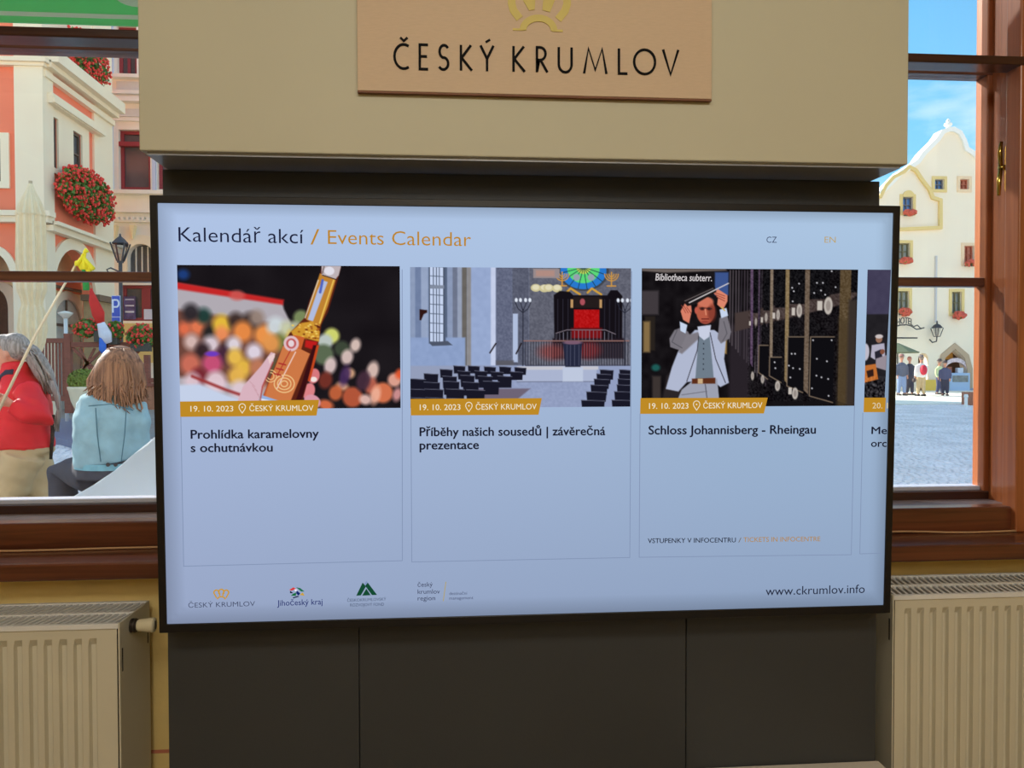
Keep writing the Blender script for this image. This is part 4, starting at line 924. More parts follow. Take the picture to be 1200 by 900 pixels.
# front wall mouldings
for y_a, y_b, out_, nm in ((262, 249, .28, 'string_cornice'), (79, 70, .18, 'moulding'), (255, 249, .36, 'cornice_lip'), (75, 70, .26, 'moulding_lip')):
    z_a, z_b = fa(30, y_a)[1], fa(30, y_b)[1]
    MB().box(xA, XC+out_, YA-out_, YA, z_a, z_b).build(nm, m_cream, bld)
win(FA, bld, wA[0][0], wA[1][0], wA[0][1], wA[2][1], m_wfr, m_pane, 1, 2)
MB().plate(FA, R_(fa(-18, 190)[0], fa(12, 190)[0], fa(0, 221)[1], fa(0, 156)[1]), [R_(wA[0][0], wA[1][0], wA[0][1], wA[2][1])], 0, .07).build('window_surround', m_cream, bld)
# side wall mouldings: z heights taken at the corner
def zc_(py): return fb(50, py)[1]
for py0, py1, out_, nm, mm_ in ((74, 60, .5, 'main_cornice', m_cream), (80, 72, .3, 'cornice_foot', m_cream), (91, 84, .16, 'moulding', m_cream), (119, 107, .24, 'window_head', m_cream), (118, 112, .3, 'window_head_lip', m_cream),
                           (270, 259, .30, 'string_cornice', m_cream), (263, 259, .44, 'cornice_lip', m_cream)):
    y1_ = YE+.02 if 'head' not in nm else fb(115, 300)[0]
    MB().box(XC-.2, XC+out_, YA-.02 if 'head' not in nm else YA+.15+(.02 if 'lip' in nm else 0), y1_, zc_(py0), zc_(py1)).build(nm, mm_, bld)
zl, zh = zc_(232), zc_(119)
MB().plate(FB, R_(YA+.3, fb(104, 300)[0], wins[0][2]-.15, zh), [R_(*w_) for w_ in wins], 0, .06).build('window_surround', m_cream, bld)
for w_ in wins: win(FB, bld, *w_, m_wfr, m_pane, 1, 2, depth=(-.1, -.02))
MB().box(XC-.2, XC+.05, YA+.3, YE, zc_(58), TOP).build('upper_wall', m_cream, bld)
yF = (fb(58, 300)[0], fb(118, 300)[0])
zf = fb(85, 228)[1]
t = flowers('flower_box', 'red geraniums hanging under the first floor windows of the coral building', 'flowers', (XC+.35, (yF[0]+yF[1])/2, zf), (.32, (yF[1]-yF[0])/2+.1, .8), 2600, 950, .07, .042,
            (XC+.08, XC+.34, yF[0]+.8, yF[1]-.8, zf-.1, zf+.1), 4, 'geranium boxes on the coral building')
zf2 = fb(95, 72)[1]
flowers('flower_box', 'red geraniums above the main cornice of the coral building, high up', 'flowers', (XC+.3, fb(95, 300)[0], zf2), (.25, 1.5, .75), 1000, 560, .06, .042, (XC+.05, XC+.35, fb(95, 300)[0]-1.3, fb(95, 300)[0]+1.3, zf2-.1, zf2+.1), 9, 'geranium boxes on the coral building')

# ------------------------------------------------------------------ pale baroque building behind it
YQ = 32.; FQ = (Vector((0, YQ, 0)), XU, ZU, -YU); fq = lambda px, py: cyz(px, py, YQ)
b2 = thing('baroque_building', 'pale stucco building with dark red windows, behind the parking sign', 'building', (*[fq(150, 300)[0], YQ], gz_(YQ)))
rc = lambda f, x0, y0, x1, y1: R_(f(x0, (y0+y1)/2)[0], f(x1, (y0+y1)/2)[0], f((x0+x1)/2, y1)[1], f((x0+x1)/2, y0)[1])
W1, W1b, W2, W4 = rc(fq, 137, 30, 160, 88), rc(fq, 139, 152, 176, 222), None, rc(fq, 142, 334, 196, 376)
xs0, xs1 = fq(150, 300)[0], fq(182, 300)[0]
ar2 = archpts(xs0, xs1, fq(165, 326)[1], fq(165, 302)[1], 12, fq(165, 286)[1]-fq(165, 302)[1])
W5 = rc(fq, 184, 152, 214, 222)
MB().plate(FQ, R_(-26., 8., gz_(YQ)-.1, 17), [W1, W1b, W4, ar2, W5], -.4, 0).build('front_wall', m_stone, b2)  # hidden ends stretched sideways to cast shade on the square
MB().box(-26., 8., YQ+.4, YQ+5, gz_(YQ)-.1, 17).build('body', m_stone, b2)  # body stretched out of view likewise, for its shadow
MB().box(fq(100, 300)[0], fq(235, 300)[0], YQ-.05, YQ, gz_(YQ)-.1, fq(150, 262)[1]).build('ground_floor_facing', m_buff, b2) if False else None
for y0_, y1_, o_, nm in ((90, 94, .3, 'ledge'), (108, 112, .2, 'ledge'), (117, 122, .35, 'cornice'), (140, 143, .12, 'moulding'), (225, 229, .35, 'ledge'), (247, 250, .2, 'ledge'), (258, 261, .15, 'dentil_band')):
    slab(FQ, b2, nm, m_stone, [(max(-16., min(7.9, a_+(30 if i_ in (1, 2) else 0))), b_) for i_, (a_, b_) in enumerate(rc(fq, 118, y0_, 232, y1_))], 0, o_)
for (x0, x1) in ((122, 127), (129, 133), (179, 183)): slab(FQ, b2, 'pilaster_strip', mat('blue_grey_stucco', S(205, 212, 230), .8), rc(fq, x0, 122, x1, 225), 0, .12)
for (x0, x1) in ((122, 127), (129, 133)): slab(FQ, b2, 'pilaster_strip', mat('blue_grey_stucco', S(205, 212, 230), .8), rc(fq, x0, 0, x1, 90), 0, .12)
for i in range(8): slab(FQ, b2, 'dentil', m_stone, rc(fq, 132+i*6, 255, 135+i*6, 259), 0, .2)
for cx in (137, 158, 186): slab(FQ, b2, 'console', m_buff, [(fq(cx-3, 300)[0], fq(cx, 265)[1]), (fq(cx, 300)[0], fq(cx, 281)[1]), (fq(cx+3, 300)[0], fq(cx, 265)[1])], 0, .25)
for y0_, y1_ in ((96, 106), (128, 137)): slab(FQ, b2, 'relief_panel', mat('shaded_stucco', S(222, 218, 210), .8, bump=1, bscale=9), rc(fq, 137, y0_, 170, y1_), 0, .06)
for W_, nx, nz in ((W1, 2, 2), (W1b, 1, 1), (W5, 1, 2)): win(FQ, b2, W_[0][0], W_[1][0], W_[0][1], W_[2][1], m_red, m_pane, nx, nz, fw_=.13, depth=(-.3, -.2), bar=.1)
slab(FQ, b2, 'window_header', m_red, rc(fq, 139, 166, 176, 171), -.22, .0)
o = MB().plate(FQ, ar2, (), -.3, -.26).build('arched_window', m_pane, b2)
for px in (157, 164, 171, 177): q = slab(FQ, None, 'window_bar', m_stone, rc(fq, px-.6, 288, px+.6, 326), -.26, -.2); q.parent = o
q = slab(FQ, None, 'window_bar', m_red, rc(fq, 150, 321, 182, 326), -.26, -.18); q.parent = o
MB().plate(FQ, archpts(xs0-.3, xs1+.3, ar2[0][1]-.05, fq(165, 302)[1], 14, ar2[8][1]-fq(165, 302)[1]+.35), [ar2], 0, .1).build('arch_surround', m_cream, b2)
win(FQ, b2, W4[0][0], W4[1][0], W4[0][1], W4[2][1], m_red, m_pane, 2, 1, fw_=.12, depth=(-.3, -.18), bar=.32)
slab(FQ, b2, 'poster', mat('violet_poster', S(96, 82, 130), .6, noise_=.45, nscale=5), rc(fq, 143.5, 347, 157, 374), -.17, -.14)
for k_ in range(3): slab(FQ, b2, 'poster_line', mat('white_notice', S(220, 220, 230), .6), rc(fq, 145, 350+k_*7, 155.5, 351.2+k_*7.5), -.14, -.13)
slab(FQ, b2, 'shop_notice', mat('white_notice', S(220, 220, 230), .6), rc(fq, 167, 362, 178, 374), -.17, -.14)
slab(FQ, b2, 'yellow_base', mat('yellow_plinth', S(238, 206, 130), .8), rc(fq, 118, 379, 232, 425), 0, .08)
# wall lantern on a scrolled bracket
YL = 22.; lf = lambda px, py: cyz(px, py, YL)
ln = thing('street_lantern', 'dark iron lantern with tapered glass box, right of the coral building', 'lantern', (lf(141, 300)[0], YL, gz_(YL)))
m_iron = mat('dark_iron', S(70, 72, 76), .5, .3)
lx = lf(141, 300)[0]; zz_ = lambda py: lf(141, py)[1]; hw0, hw1 = lf(144, 300)[0]-lx, lf(149.5, 300)[0]-lx
mb = MB()
for sx_ in (-1, 1):
    for sy_ in (-1, 1): mb.tube([(lx+sx_*hw0, YL+sy_*hw0, zz_(306)), (lx+sx_*hw1, YL+sy_*hw1, zz_(285))], .022, 5)
mb.lathe((lx, YL, 0), [(.02, zz_(274)), (.03, zz_(277)), (hw1*.6, zz_(280)), (hw1*1.15, zz_(285)), (hw1*1.1, zz_(286))], 8)
mb.box(lx-hw0, lx+hw0, YL-hw0, YL+hw0, zz_(308), zz_(306)); mb.tube([(lx, YL, gz_(YL)), (lx, YL, zz_(308))], .05, 8)
mb.tube([(lx-.05, YL, zz_(318)), (lx-.25, YL, zz_(314)), (lx-.35, YL, zz_(316)), (lx-.3, YL, zz_(320))], .02, 6)
mb.build('lantern_frame', m_iron, ln)
MB().lathe((lx, YL, 0), [(hw0*1.2, zz_(306)), (hw1*1.2, zz_(286))], 4).build('lantern_glass', glass('milky_glass', (.75, .75, .78)), ln)

# ------------------------------------------------------------------ parasol, posts, sign
def plantxy(px, py_base): p_ = at(px, py_base, 10); return p_
YP = 16.; pf = lambda px, py: cyz(px, py, YP)
ps = thing('closed_parasol', 'closed beige parasol strapped in folds in front of the coral building', 'parasol', (pf(38, 300)[0], YP, gz_(YP)))
cx = pf(37, 300)[0]; S1 = lambda px: (px)/941*YP
mb = MB(); n = 22; rings = []
for py, r in ((214, 1.5), (224, 5), (236, 10), (252, 14), (254, 13), (300, 14), (340, 13.5), (352, 10), (358, 9.5), (366, 12), (385, 13.5), (402, 11), (412, 8)):
    rings.append((pf(37+(py-214)*.004, py)[1], S1(r)))
b = 0
for i, (z_, r) in enumerate(rings):
    for k in range(n*2):
        t = 2*PI*k/(n*2); rr = r*(1+.16*(math.sin(k*PI)+(1 if k % 4 < 2 else -1)*.8)*min(1, i/3)); mb.v.append((cx+rr*math.cos(t+i*.02), YP+rr*math.sin(t+i*.02), z_))
for i in range(len(rings)-1):
    for k in range(n*2): a_, c_ = i*n*2+k, i*n*2+(k+1) % (n*2); mb.f.append([a_, c_, c_+n*2, a_+n*2])
m_canvas = mat('beige_canvas', S(252, 226, 182), .85, noise_=.05, bump=.2, bscale=20)
mb.build('canopy', m_canvas, ps, smooth=False)
MB().tube([(cx, YP, gz_(YP)), (cx, YP, pf(37, 212)[1])], .035, 8).build('pole', mat('pale_wood_pole', S(200, 175, 140), .6), ps)
for i, (px, yb) in enumerate(((39.5, 362), (77, 366))):
    Yp = 20.6; x = at(px, 380, Yp).x; zt_ = at(px, yb, Yp).z
    o = thing('post_lamp', ('white post lamp with flat cap below the closed parasol', 'white post lamp with rounded head in front of the glazed arch')[i], 'lamp', (x, Yp, gz_(Yp)), 'post lamps on the terrace')
    MB().tube([(x, Yp, gz_(Yp)), (x, Yp, zt_-.1)], .045, 10).build('post', mat('white_post', S(238, 238, 232), .4), o, smooth=True)
    k = 1 if i == 0 else 1.15
    MB().lathe((x, Yp, zt_-.1), [(.05, -.05), (.1, 0), (.14*k, .06), (.15*k, .09), (.04, .13)] if i else [(.05, -.02), (.2, .02), (.21, .04), (.05, .07)], 16).build('lamp_head', mat('lamp_head_white', S(240, 236, 220), .4), o, smooth=True)
Ys = 21.; sf = lambda px, py: cyz(px, py, Ys)
sg = thing('parking_sign', 'blue parking sign with white letter P on a thin pole', 'sign', (sf(136, 300)[0], Ys, gz_(Ys)))
FS = (Vector((0, Ys, 0)), XU, ZU, -YU)
MB().tube([(sf(136, 300)[0], Ys+.05, gz_(Ys)), (sf(136, 300)[0], Ys+.05, sf(136, 346)[1])], .03, 8).build('pole', m_iron, sg)
slab(FS, sg, 'plate', mat('blue_sign_paint', S(40, 80, 190), .4), rc(sf, 131.5, 347, 140.5, 371), 0, .02)
slab(FS, sg, 'lower_plate', mat('blue_sign_paint', S(40, 80, 190), .4), rc(sf, 131.5, 372, 140.5, 376.5), 0, .02)
slab(FS, sg, 'plate_edge', mat('white_sign_edge', S(235, 238, 245), .4), rc(sf, 130.8, 346.4, 141.2, 377), -.01, -.002)
mb = MB(); u0 = sf(136, 359); P_ = S1(1)*Ys/YP
pr = [(-.16, -.2), (-.16, .22), (-.12, .2), (.0, .2)]+[(.02+.11*math.cos(t), .09+.11*math.sin(t)) for t in np.linspace(PI/2, -PI/2, 8)]+[(-.16, -.02)]
strips(mb, [[(u0[0]+.012+a*.5, u0[1]+b*.8) for a, b in q_] for q_ in (pr[:2], pr[2:-1]+[(-.12, -.02)])], lambda a, b: (a, b), .04, FS, .021, .03)
mb.build('letter', mat('white_sign_edge', S(235, 238, 245), .4), sg)

# ------------------------------------------------------------------ terrace fence, planter, ramp, flower boxes
m_brown = mat('red_brown_timber', S(138, 76, 60), .6, noise_=.15, nscale=6, stretch=(1, 1, 4))
YF = 19.; ff = lambda px, py: cyz(px, py, YF)
fe = thing('terrace_fence', 'red brown timber terrace fence with crossed panels and upright bars', 'fence', (ff(100, 300)[0], YF, gz_(YF)))
def fbx(name, x0, y0, x1, y1, d0=0., d1=.08, m=m_brown):
    a, b = ff(x0, y1), ff(x1, y0); return MB().box(a[0], b[0], YF-d1, YF-d0, a[1], b[1]).build(name, m, fe, bevel=.008)
fbx('post', 78, 391, 84.5, 484, -.04, .1); fbx('post', 36, 398, 41, 470, -.04, .1); fbx('post', 170.5, 416, 176, 452, -.04, .1); fbx('post', 124, 402, 129, 455, -.04, .08)
fbx('top_rail', 41, 396.5, 78, 402); fbx('bottom_rail', 41, 464, 78, 470); fbx('top_rail', 84, 401, 190, 407); fbx('bottom_rail', 84, 443, 190, 449)
for i in range(9): fbx('bar', 43+i*3.9, 402, 44.6+i*3.9, 464, .02, .05)
def brace(x0, y0, x1, y1, w_=2.4):
    a, b = Vector(ff(x0, y0)), Vector(ff(x1, y1)); d = (b-a).normalized(); n = Vector((-d.y, d.x))*w_*YF/941*.5
    slab((Vector((0, YF-.02, 0)), XU, ZU, -YU), fe, 'brace', m_brown, [tuple(a-n), tuple(b-n), tuple(b+n), tuple(a+n)], 0, .04)
for x0 in (86, 130): brace(x0, 408, x0+37, 443, 3); brace(x0, 443, x0+37, 408, 3)
brace(94, 408, 112, 443); brace(112, 408, 94, 443)
for i in range(14): fbx('board', 130+i*4.5, 452, 134.1+i*4.5, 480+i*.0, .0, .06, mat('light_brown_board', S(176, 118, 88), .65, noise_=.12, nscale=5))
fbx('ledge', 128, 449, 192, 453, -.05, .12)
for k, (px, py, rx, rz, nb, lab, bx) in enumerate(((106, 385, 15, 10, 26, 'red and orange geraniums in a box on the fence rail, left of the tricolour flag', (116, 127, 388, 401)), (138, 388, 8, 11, 14, 'geraniums on the fence rail right under the parking sign', (133, 143, 396, 404)), (168, 395, 15, 14, 40, 'red geraniums at the right end of the fence behind the woman', (158, 180, 402, 412)))):
    c = ff(px, py); P_ = YF/941
    A, B = ff(bx[0], bx[3]), ff(bx[1], bx[2])
    t = flowers('geranium_box', lab, 'flowers', (c[0], YF-.15, c[1]), (rx*P_, .2, rz*P_), 900, nb*4, .05, .03, (A[0], B[0], YF-.28, YF-.09, A[1], B[1]), 20+k, 'geranium boxes on the terrace fence')
Yv = 17.; vf = lambda px, py: cyz(px, py, Yv); P_ = Yv/941; c = vf(96, 300)[0]
pl = thing('planter_pot', 'tall cream pot holding a clipped green ball shrub, before the fence', 'planter', (c, Yv, gz_(Yv)))
pz = lambda py: vf(96, py)[1]
MB().lathe((c, Yv, 0), [(4*P_, pz(500)), (5*P_, pz(499)), (4*P_, pz(493)), (4*P_, pz(487)), (8*P_, pz(482)), (13*P_, pz(470)), (15.5*P_, pz(458)), (16.5*P_, pz(456)), (16.5*P_, pz(453)), (14*P_, pz(453)), (13*P_, pz(456))], 28).build('pot', mat('cream_glaze', S(240, 226, 190), .5, noise_=.04), pl, smooth=True)
mb = MB(); rnd = random.Random(2)
for _ in range(3200):
    d = Vector((rnd.gauss(0, 1), rnd.gauss(0, 1), rnd.gauss(0, 1))).normalized(); a = d.cross(Vector((rnd.gauss(0, 1), rnd.gauss(0, 1), rnd.gauss(0, 1)))).normalized(); b_ = d.cross(a)*.6+d*.4
    p_ = Vector((c, Yv, pz(446)))+Vector((d.x*16*P_, d.y*16*P_, d.z*13*P_))*rnd.uniform(.9, 1.03); q = len(mb.v); s_ = .02*rnd.uniform(.7, 1.4)
    for t_ in (a*s_, b_*s_, -a*s_, -b_*s_): mb.v.append(tuple(p_+t_))
    mb.f.append([q, q+1, q+2, q+3])
o = mb.build('foliage', m_leafd, pl); o['kind'] = 'stuff'
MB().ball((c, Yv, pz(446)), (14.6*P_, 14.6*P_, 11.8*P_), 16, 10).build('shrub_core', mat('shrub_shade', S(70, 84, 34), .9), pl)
g_ = lambda px, py: atZ(px, py, .22)
mb = MB(); P4 = [atZ(60, 519, .12), atZ(97, 527, .12), atZ(118, 500, .12), atZ(62, 495, .12)]
mb.plate((Vector((0, 0, 0)), XU, YU, ZU), [(q.x, q.y) for q in P4], (), .02, .24)
tag(mb.build('access_ramp', mat('blue_grey_ramp', S(110, 122, 150), .5, noise_=.08)), 'low blue grey ramp slab on the cobbles, left of the cream pot', 'ramp')
# tricolour flag furled on its staff
Yg = 18.68; gf = lambda px, py: at(px, py, Yg)
fl = thing('tricolour_flag', 'furled red white and blue flag hanging over the fence flowers', 'flag', gf(112, 410))
MB().tube([gf(106, 334), gf(124, 414)], .015, 6).build('staff', mat('flag_staff', S(180, 150, 110), .6), fl)
for nm, pts, rr, colr in (('red_cloth', ((107, 338), (110, 352), (116, 368), (119, 380)), (.02, .1, .14, .08), S(226, 48, 44)), ('white_cloth', ((116, 372), (120, 382), (124, 392), (128, 402)), (.06, .10, .15, .08), S(236, 236, 244)), ('blue_cloth', ((121, 388), (121, 398), (121, 410), (121, 414)), (.03, .08, .08, .03), S(60, 120, 220))):
    P = [gf(*q) for q in pts]; mb = MB(); mb.tube(P, rr, 12, flat=.4, flatdir=XU)
    for i, v in enumerate(mb.v): k = 1+.25*math.sin(i*2.1); mb.v[i] = (v[0], Yg+(v[1]-Yg)*k-.03, v[2])
    mb.build(nm, mat(nm, colr, .8, noise_=.08), fl, smooth=True)

# ------------------------------------------------------------------ green awning and white cover just outside
YW = 3.3; A, B = at(-20, 25, YW), at(160, 29.5, YW); za = (A.z+B.z)/2; k1 = YW/941
aw = thing('green_awning', 'green awning valance with a grey stripe, top of the left window', 'awning', ((A.x+B.x)/2-.4, 2.7, za))
x0, x1 = A.x-1.2, .6
def sheer(name, c1, c2):
    m = bpy.data.materials.new(name); m.use_nodes = True; nt = m.node_tree; nt.nodes.clear(); o = nt.nodes.new('ShaderNodeOutputMaterial')
    a = nt.nodes.new('ShaderNodeBsdfDiffuse'); b = nt.nodes.new('ShaderNodeBsdfTranslucent'); x = nt.nodes.new('ShaderNodeMixShader')
    a.inputs[0].default_value = (*c1, 1); b.inputs[0].default_value = (*c2, 1); x.inputs[0].default_value = .5
    nt.links.new(a.outputs[0], x.inputs[1]); nt.links.new(b.outputs[0], x.inputs[2]); nt.links.new(x.outputs[0], o.inputs[0]); return m
m_green = sheer('green_canvas', S(130, 202, 150), S(116, 198, 142))
zs0, zs1 = at(160, 23, YW).z, at(160, 18, YW).z
MB().box(x0, x1, YW, YW+.012, za, za+.26).build('valance', m_green, aw)
MB().box(x0, x1, YW-.002, YW+.0005, zs0, zs1).build('grey_stripe', mat('grey_stripe', S(205, 214, 206), .8), aw)
mb = MB(); c = at(163, -8, YW)
mb.plate((Vector((c.x, YW, c.z)), XU, ZU, -YU), [(.10*math.cos(t), .055*math.sin(t)) for t in np.linspace(0, 2*PI, 25)[:-1]], (), 0, .002); mb.build('pale_roundel', mat('grey_stripe', S(205, 214, 206), .8), aw)
mb = MB(); b = len(mb.v)
for y, z in ((YW, za+.26), (2.66, za+.62)): mb.v += [(x0, y, z), (x1, y, z), (x0, y, z+.012), (x1, y, z+.012)]
mb.f += [[0, 1, 5, 4], [2, 6, 7, 3], [0, 4, 6, 2], [1, 3, 7, 5]]; mb.build('canopy', m_green, aw)
for x in (-2.9, -1.1): MB().tube([(x, 2.66, za+.2), (x, YW, za+.24)], .014, 6).build('arm', mat('white_post', S(238, 238, 232), .4), aw)
# white curved cover in front of the window
mb = MB(); Yc_ = 3.3; prof = [(60, 588), (84, 583), (110, 568), (135, 551), (158, 531), (183, 511), (210, 497), (250, 487)]
pp = [at(px, py, Yc_) for px, py in prof]; nd = 6
for jn in range(nd):
    t = jn/(nd-1)
    for q in pp: mb.v.append((q.x, Yc_+t*.9, q.z-.25*t*t-.0))
m_ = len(pp)
for jn in range(nd-1):
    for i in range(m_-1): a_ = jn*m_+i; mb.f.append([a_, a_+1, a_+m_+1, a_+m_])
b = len(mb.v)
for q in pp: mb.v.append((q.x, Yc_-.06, .02))
for i in range(m_-1): mb.f.append([b+i, b+i+1, i+1, i])
o = mb.build('white_cover', mat('white_sheet', S(222, 236, 255), .3, noise_=.01), smooth=True)
tag(o, 'smooth white curved cover in front of the seated woman, just outside', 'cover')

# ------------------------------------------------------------------ people near the window
m_skin = mat('skin', S(214, 150, 122), .6, noise_=.05, nscale=20)
m_jred = mat('red_jacket', S(222, 18, 36), .65, noise_=.1, nscale=9, bump=.6, bscale=9)
m_khaki = mat('khaki_cotton', S(198, 172, 130), .85, noise_=.08, nscale=7, bump=.7, bscale=8)
m_denim = mat('light_denim', S(142, 176, 186), .85, noise_=.2, nscale=9, bump=.9, bscale=7)
m_black = mat('dark_denim', S(62, 64, 76), .85, noise_=.2, nscale=20)
m_grey = wood('grey_hair', S(112, 102, 96), S(176, 166, 158), .6, 'Z', 1.6)
m_auburn = wood('auburn_hair', S(92, 56, 38), S(176, 124, 88), .55, 'Z', 1.6)
def J(Y): return lambda px, py, dy=0.: at(px, py, Y+dy)
Ym = 5.7; j = J(Ym)
man = thing('person', 'man in a red jacket and khaki trousers with long grey hair, walking left', 'person', (at(30, 600, Ym).x, Ym, 0))
def P(px, py, dy=0.): return tuple(j(px, py, dy))
# body: head with profile facing left, neck, arms, hands, legs to the feet
mb = MB(); hc = j(10, 413)
mb.ball(hc, (.098, .078, .118), 20, 14); mb.ball(P(3, 425), (.07, .058, .07), 14, 10); mb.ball(P(-4, 436), (.035, .04, .03), 10, 8)
mb.tube([P(-6.5, 414), P(-10.5, 421), P(-7, 423.5)], [.014, .018, .012], 8); mb.tube([P(-8, 428), P(-9, 431)], [.016, .014], 8)
mb.tube([P(12, 432), P(16, 450)], [.062, .07], 12); mb.tube([P(7.5, 411, -.082), P(8.5, 420, -.08)], [.024, .015], 8, flat=.7)
fz = 0.
for (h, k, a, s) in (((32, 528), (6, 588), (-16, 655), -.09), ((34, 528), (50, 590), (84, 640), .09)):
    H_, K_, A_ = j(*h, s), j(*k, s), j(*a, s)
    if s < 0: A_.z = .09
    else: A_ = Vector((K_.x+.30, Ym+s, .14))
    mb.tube([H_.lerp(K_, .12), K_, A_], [.07, .055, .042], 12)
    mb.tube([A_+Vector((.05, 0, -.04)), A_+Vector((-.06, 0, -.05)), A_+Vector((-.17, 0, -.06 if s < 0 else -.09))], [.04, .042, .03], 10)
mb.tube([P(26, 462), P(30, 518)], [(.12, .13), (.11, .13)], 12, flatdir=XU)
for s, el, ha in ((-1, (50, 492, -.27), (6, 470, -.33)), (1, (30, 495, .24), (-6, 480, .12))):
    mb.tube([P(30, 455, s*.17), P(*el), P(*ha)], [.045, .038, .027], 10)
# near hand: palm and five fingers closed round the stick
hx = Vector(P(3, 469, -.34))
mb.ball(hx, (.042, .028, .045), 12, 8)
body = mb.build('body', m_skin, man, fuse=.012, sm=3)
mb = MB()
for i, (ln_, dz) in enumerate(((.95, .03), (1.05, .010), (1, -.011), (.8, -.031))):
    b0_ = hx+Vector((-.03, -.005, dz)); mb.tube([b0_, b0_+Vector((-.026*ln_, -.022, .0)), b0_+Vector((-.034*ln_, -.046, .002)), b0_+Vector((-.008, -.055, .002))], [.0105, .010, .009, .007], 8)
mb.tube([hx+Vector((.0, -.02, .034)), hx+Vector((-.018, -.04, .046)), hx+Vector((-.04, -.052, .04))], [.012, .0105, .008], 8)
mb.build('fingers', m_skin, man, smooth=True)
# face details
mb = MB()
mb.ball(P(-2.5, 412, -.062), (.012, .008, .009), 8, 6)
mb.build('eye', mat('eye_dark', S(60, 45, 40), .3), man, smooth=True)
mb = MB(); mb.tube([P(-6, 408.5, -.06), P(1, 408, -.074)], [.005, .006], 6); mb.build('eyebrow', m_grey, man, smooth=True)
# jacket: torso, collar, sleeves
mb = MB()
T_ = [P(22, 444), P(24, 458), P(24, 480), P(22, 505), P(22, 522), P(22, 525)]
mb.tube(T_, [(.10, .12), (.17, .17), (.20, .175), (.215, .18), (.225, .19), (.218, .185)], 24, flatdir=XU)
mb.tube([P(17.5, 424), P(18, 434), P(20, 448)], [(.086, .088), (.090, .09), (.115, .12)], 16, flatdir=XU)
for s, el, ha in ((-1, (51, 492, -.27), (14, 475, -.325)), (1, (30, 495, .25), (-4, 480, .13))):
    mb.tube([P(31, 456, s*.17), P(41, 473, s*.23) if s < 0 else P(30, 475, s*.22), P(*el), P(32, 485, -.30) if s < 0 else P(12, 488, .2), P(*ha)], [.088, .082, .072, .062, .050], 14)
mb.ball(P(20, 470, 0), (.15, .15, .17), 14, 10)
mb.build('jacket', m_jred, man, fuse=.014, sm=5, wr=.008)
mb = MB(); mb.tube([P(13, 452, -.115), P(13, 448, -.12)], .012, 6)
mb.tube([P(-2, 446, -.08), P(9, 437, -.085), P(16, 436, -.09)], [.022, .026, .02], 8); mb.build('dark_collar', mat('navy_collar', S(44, 46, 66), .8), man, smooth=True)
MB().box(P(6, 455)[0], P(18, 455)[0], Ym-.232, Ym-.226, P(0, 456.4)[2], P(0, 455)[2]).build('chest_lettering_strip', mat('pale_thread', S(226, 190, 190), .7), man) if False else None
# trousers
mb = MB(); mb.tube([P(27, 512), P(32, 535)], [(.175, .17), (.175, .165)], 18, flatdir=XU)
for (h, k, a, s) in (((28, 532), (8, 586), (-14, 646), -.085), ((34, 532), (52, 590), (78, 640), .085)):
    H_, K_, A_ = j(*h, s), j(*k, s), j(*a, s)
    if s < 0: A_.z = .12
    else: A_ = Vector((K_.x+.27, Ym+s, .18))
    mb.tube([H_, H_.lerp(K_, .5), K_, A_], [.135, .118, .098, .085], 16)
mb.build('trousers', m_khaki, man, fuse=.014, sm=4, wr=.008)
mb = MB()
for s in (-.085, .085):
    K_ = j(8, 586, s) if s < 0 else j(52, 590, s); A_ = j(-14, 646, s) if s < 0 else Vector((K_.x+.27, Ym+s, .18)); 
    if s < 0: A_.z = .12
    mb.tube([(A_.x+.06, A_.y, A_.z-.05), (A_.x-.04, A_.y, A_.z-.065), (A_.x-.19, A_.y, A_.z-.085)], [.05, .055, .036], 10)
mb.build('shoes', mat('dark_shoe_leather', S(50, 42, 38), .5), man, fuse=.014, sm=2)
# hair: swept back cap, loose ponytail falling down the back
mb = MB(); mb.ball(P(18, 407), (.095, .092, .10), 18, 12); mb.ball(P(6, 401), (.10, .078, .055), 14, 10); mb.ball(P(24, 408), (.06, .065, .065), 12, 8)
mb.tube([P(27, 406), P(36, 412), P(44, 424), P(52, 438), P(58, 450), P(61, 462)], [.045, .055, .06, .06, .045, .02], 14)
hair = mb.build('hair', m_grey, man, fuse=.011, sm=3)
mb = MB(); rnd = random.Random(8)
for i in range(70):
    t0_ = rnd.uniform(-1, 1); y_ = rnd.uniform(-.09, .09)
    mb.tube([P(24+t0_*2, 404+rnd.uniform(-2, 6), y_*.6), P(38+t0_*5, 414+rnd.uniform(-5, 5), y_), P(47+t0_*7, 430+rnd.uniform(-4, 4), y_), P(52+t0_*7, 440, y_*.8), P(57+t0_*6, rnd.uniform(444, 464), y_*.6)], [.006, .008, .008, .006, .002], 5)
for i in range(16):
    y_ = -.06+.01*(i % 6); mb.tube([P(56+i*.5, 446, y_), P(64+i*.35, 462+i*.2, y_), P(68+(i % 5)*.7, 480, y_), P(63+i*.4, 497+(i % 4)*3, y_)], [.009, .010, .009, .003], 5)
o = mb.build('hair_strands', m_grey, man, smooth=True); o['kind'] = 'stuff'
MB().tube([P(62, 486, -.04), P(61.5, 512, -.04), P(59.5, 538, -.03)], [.012, .012, .010], 6).build('black_strap', mat('black_webbing', S(30, 28, 30), .7), man, smooth=True)
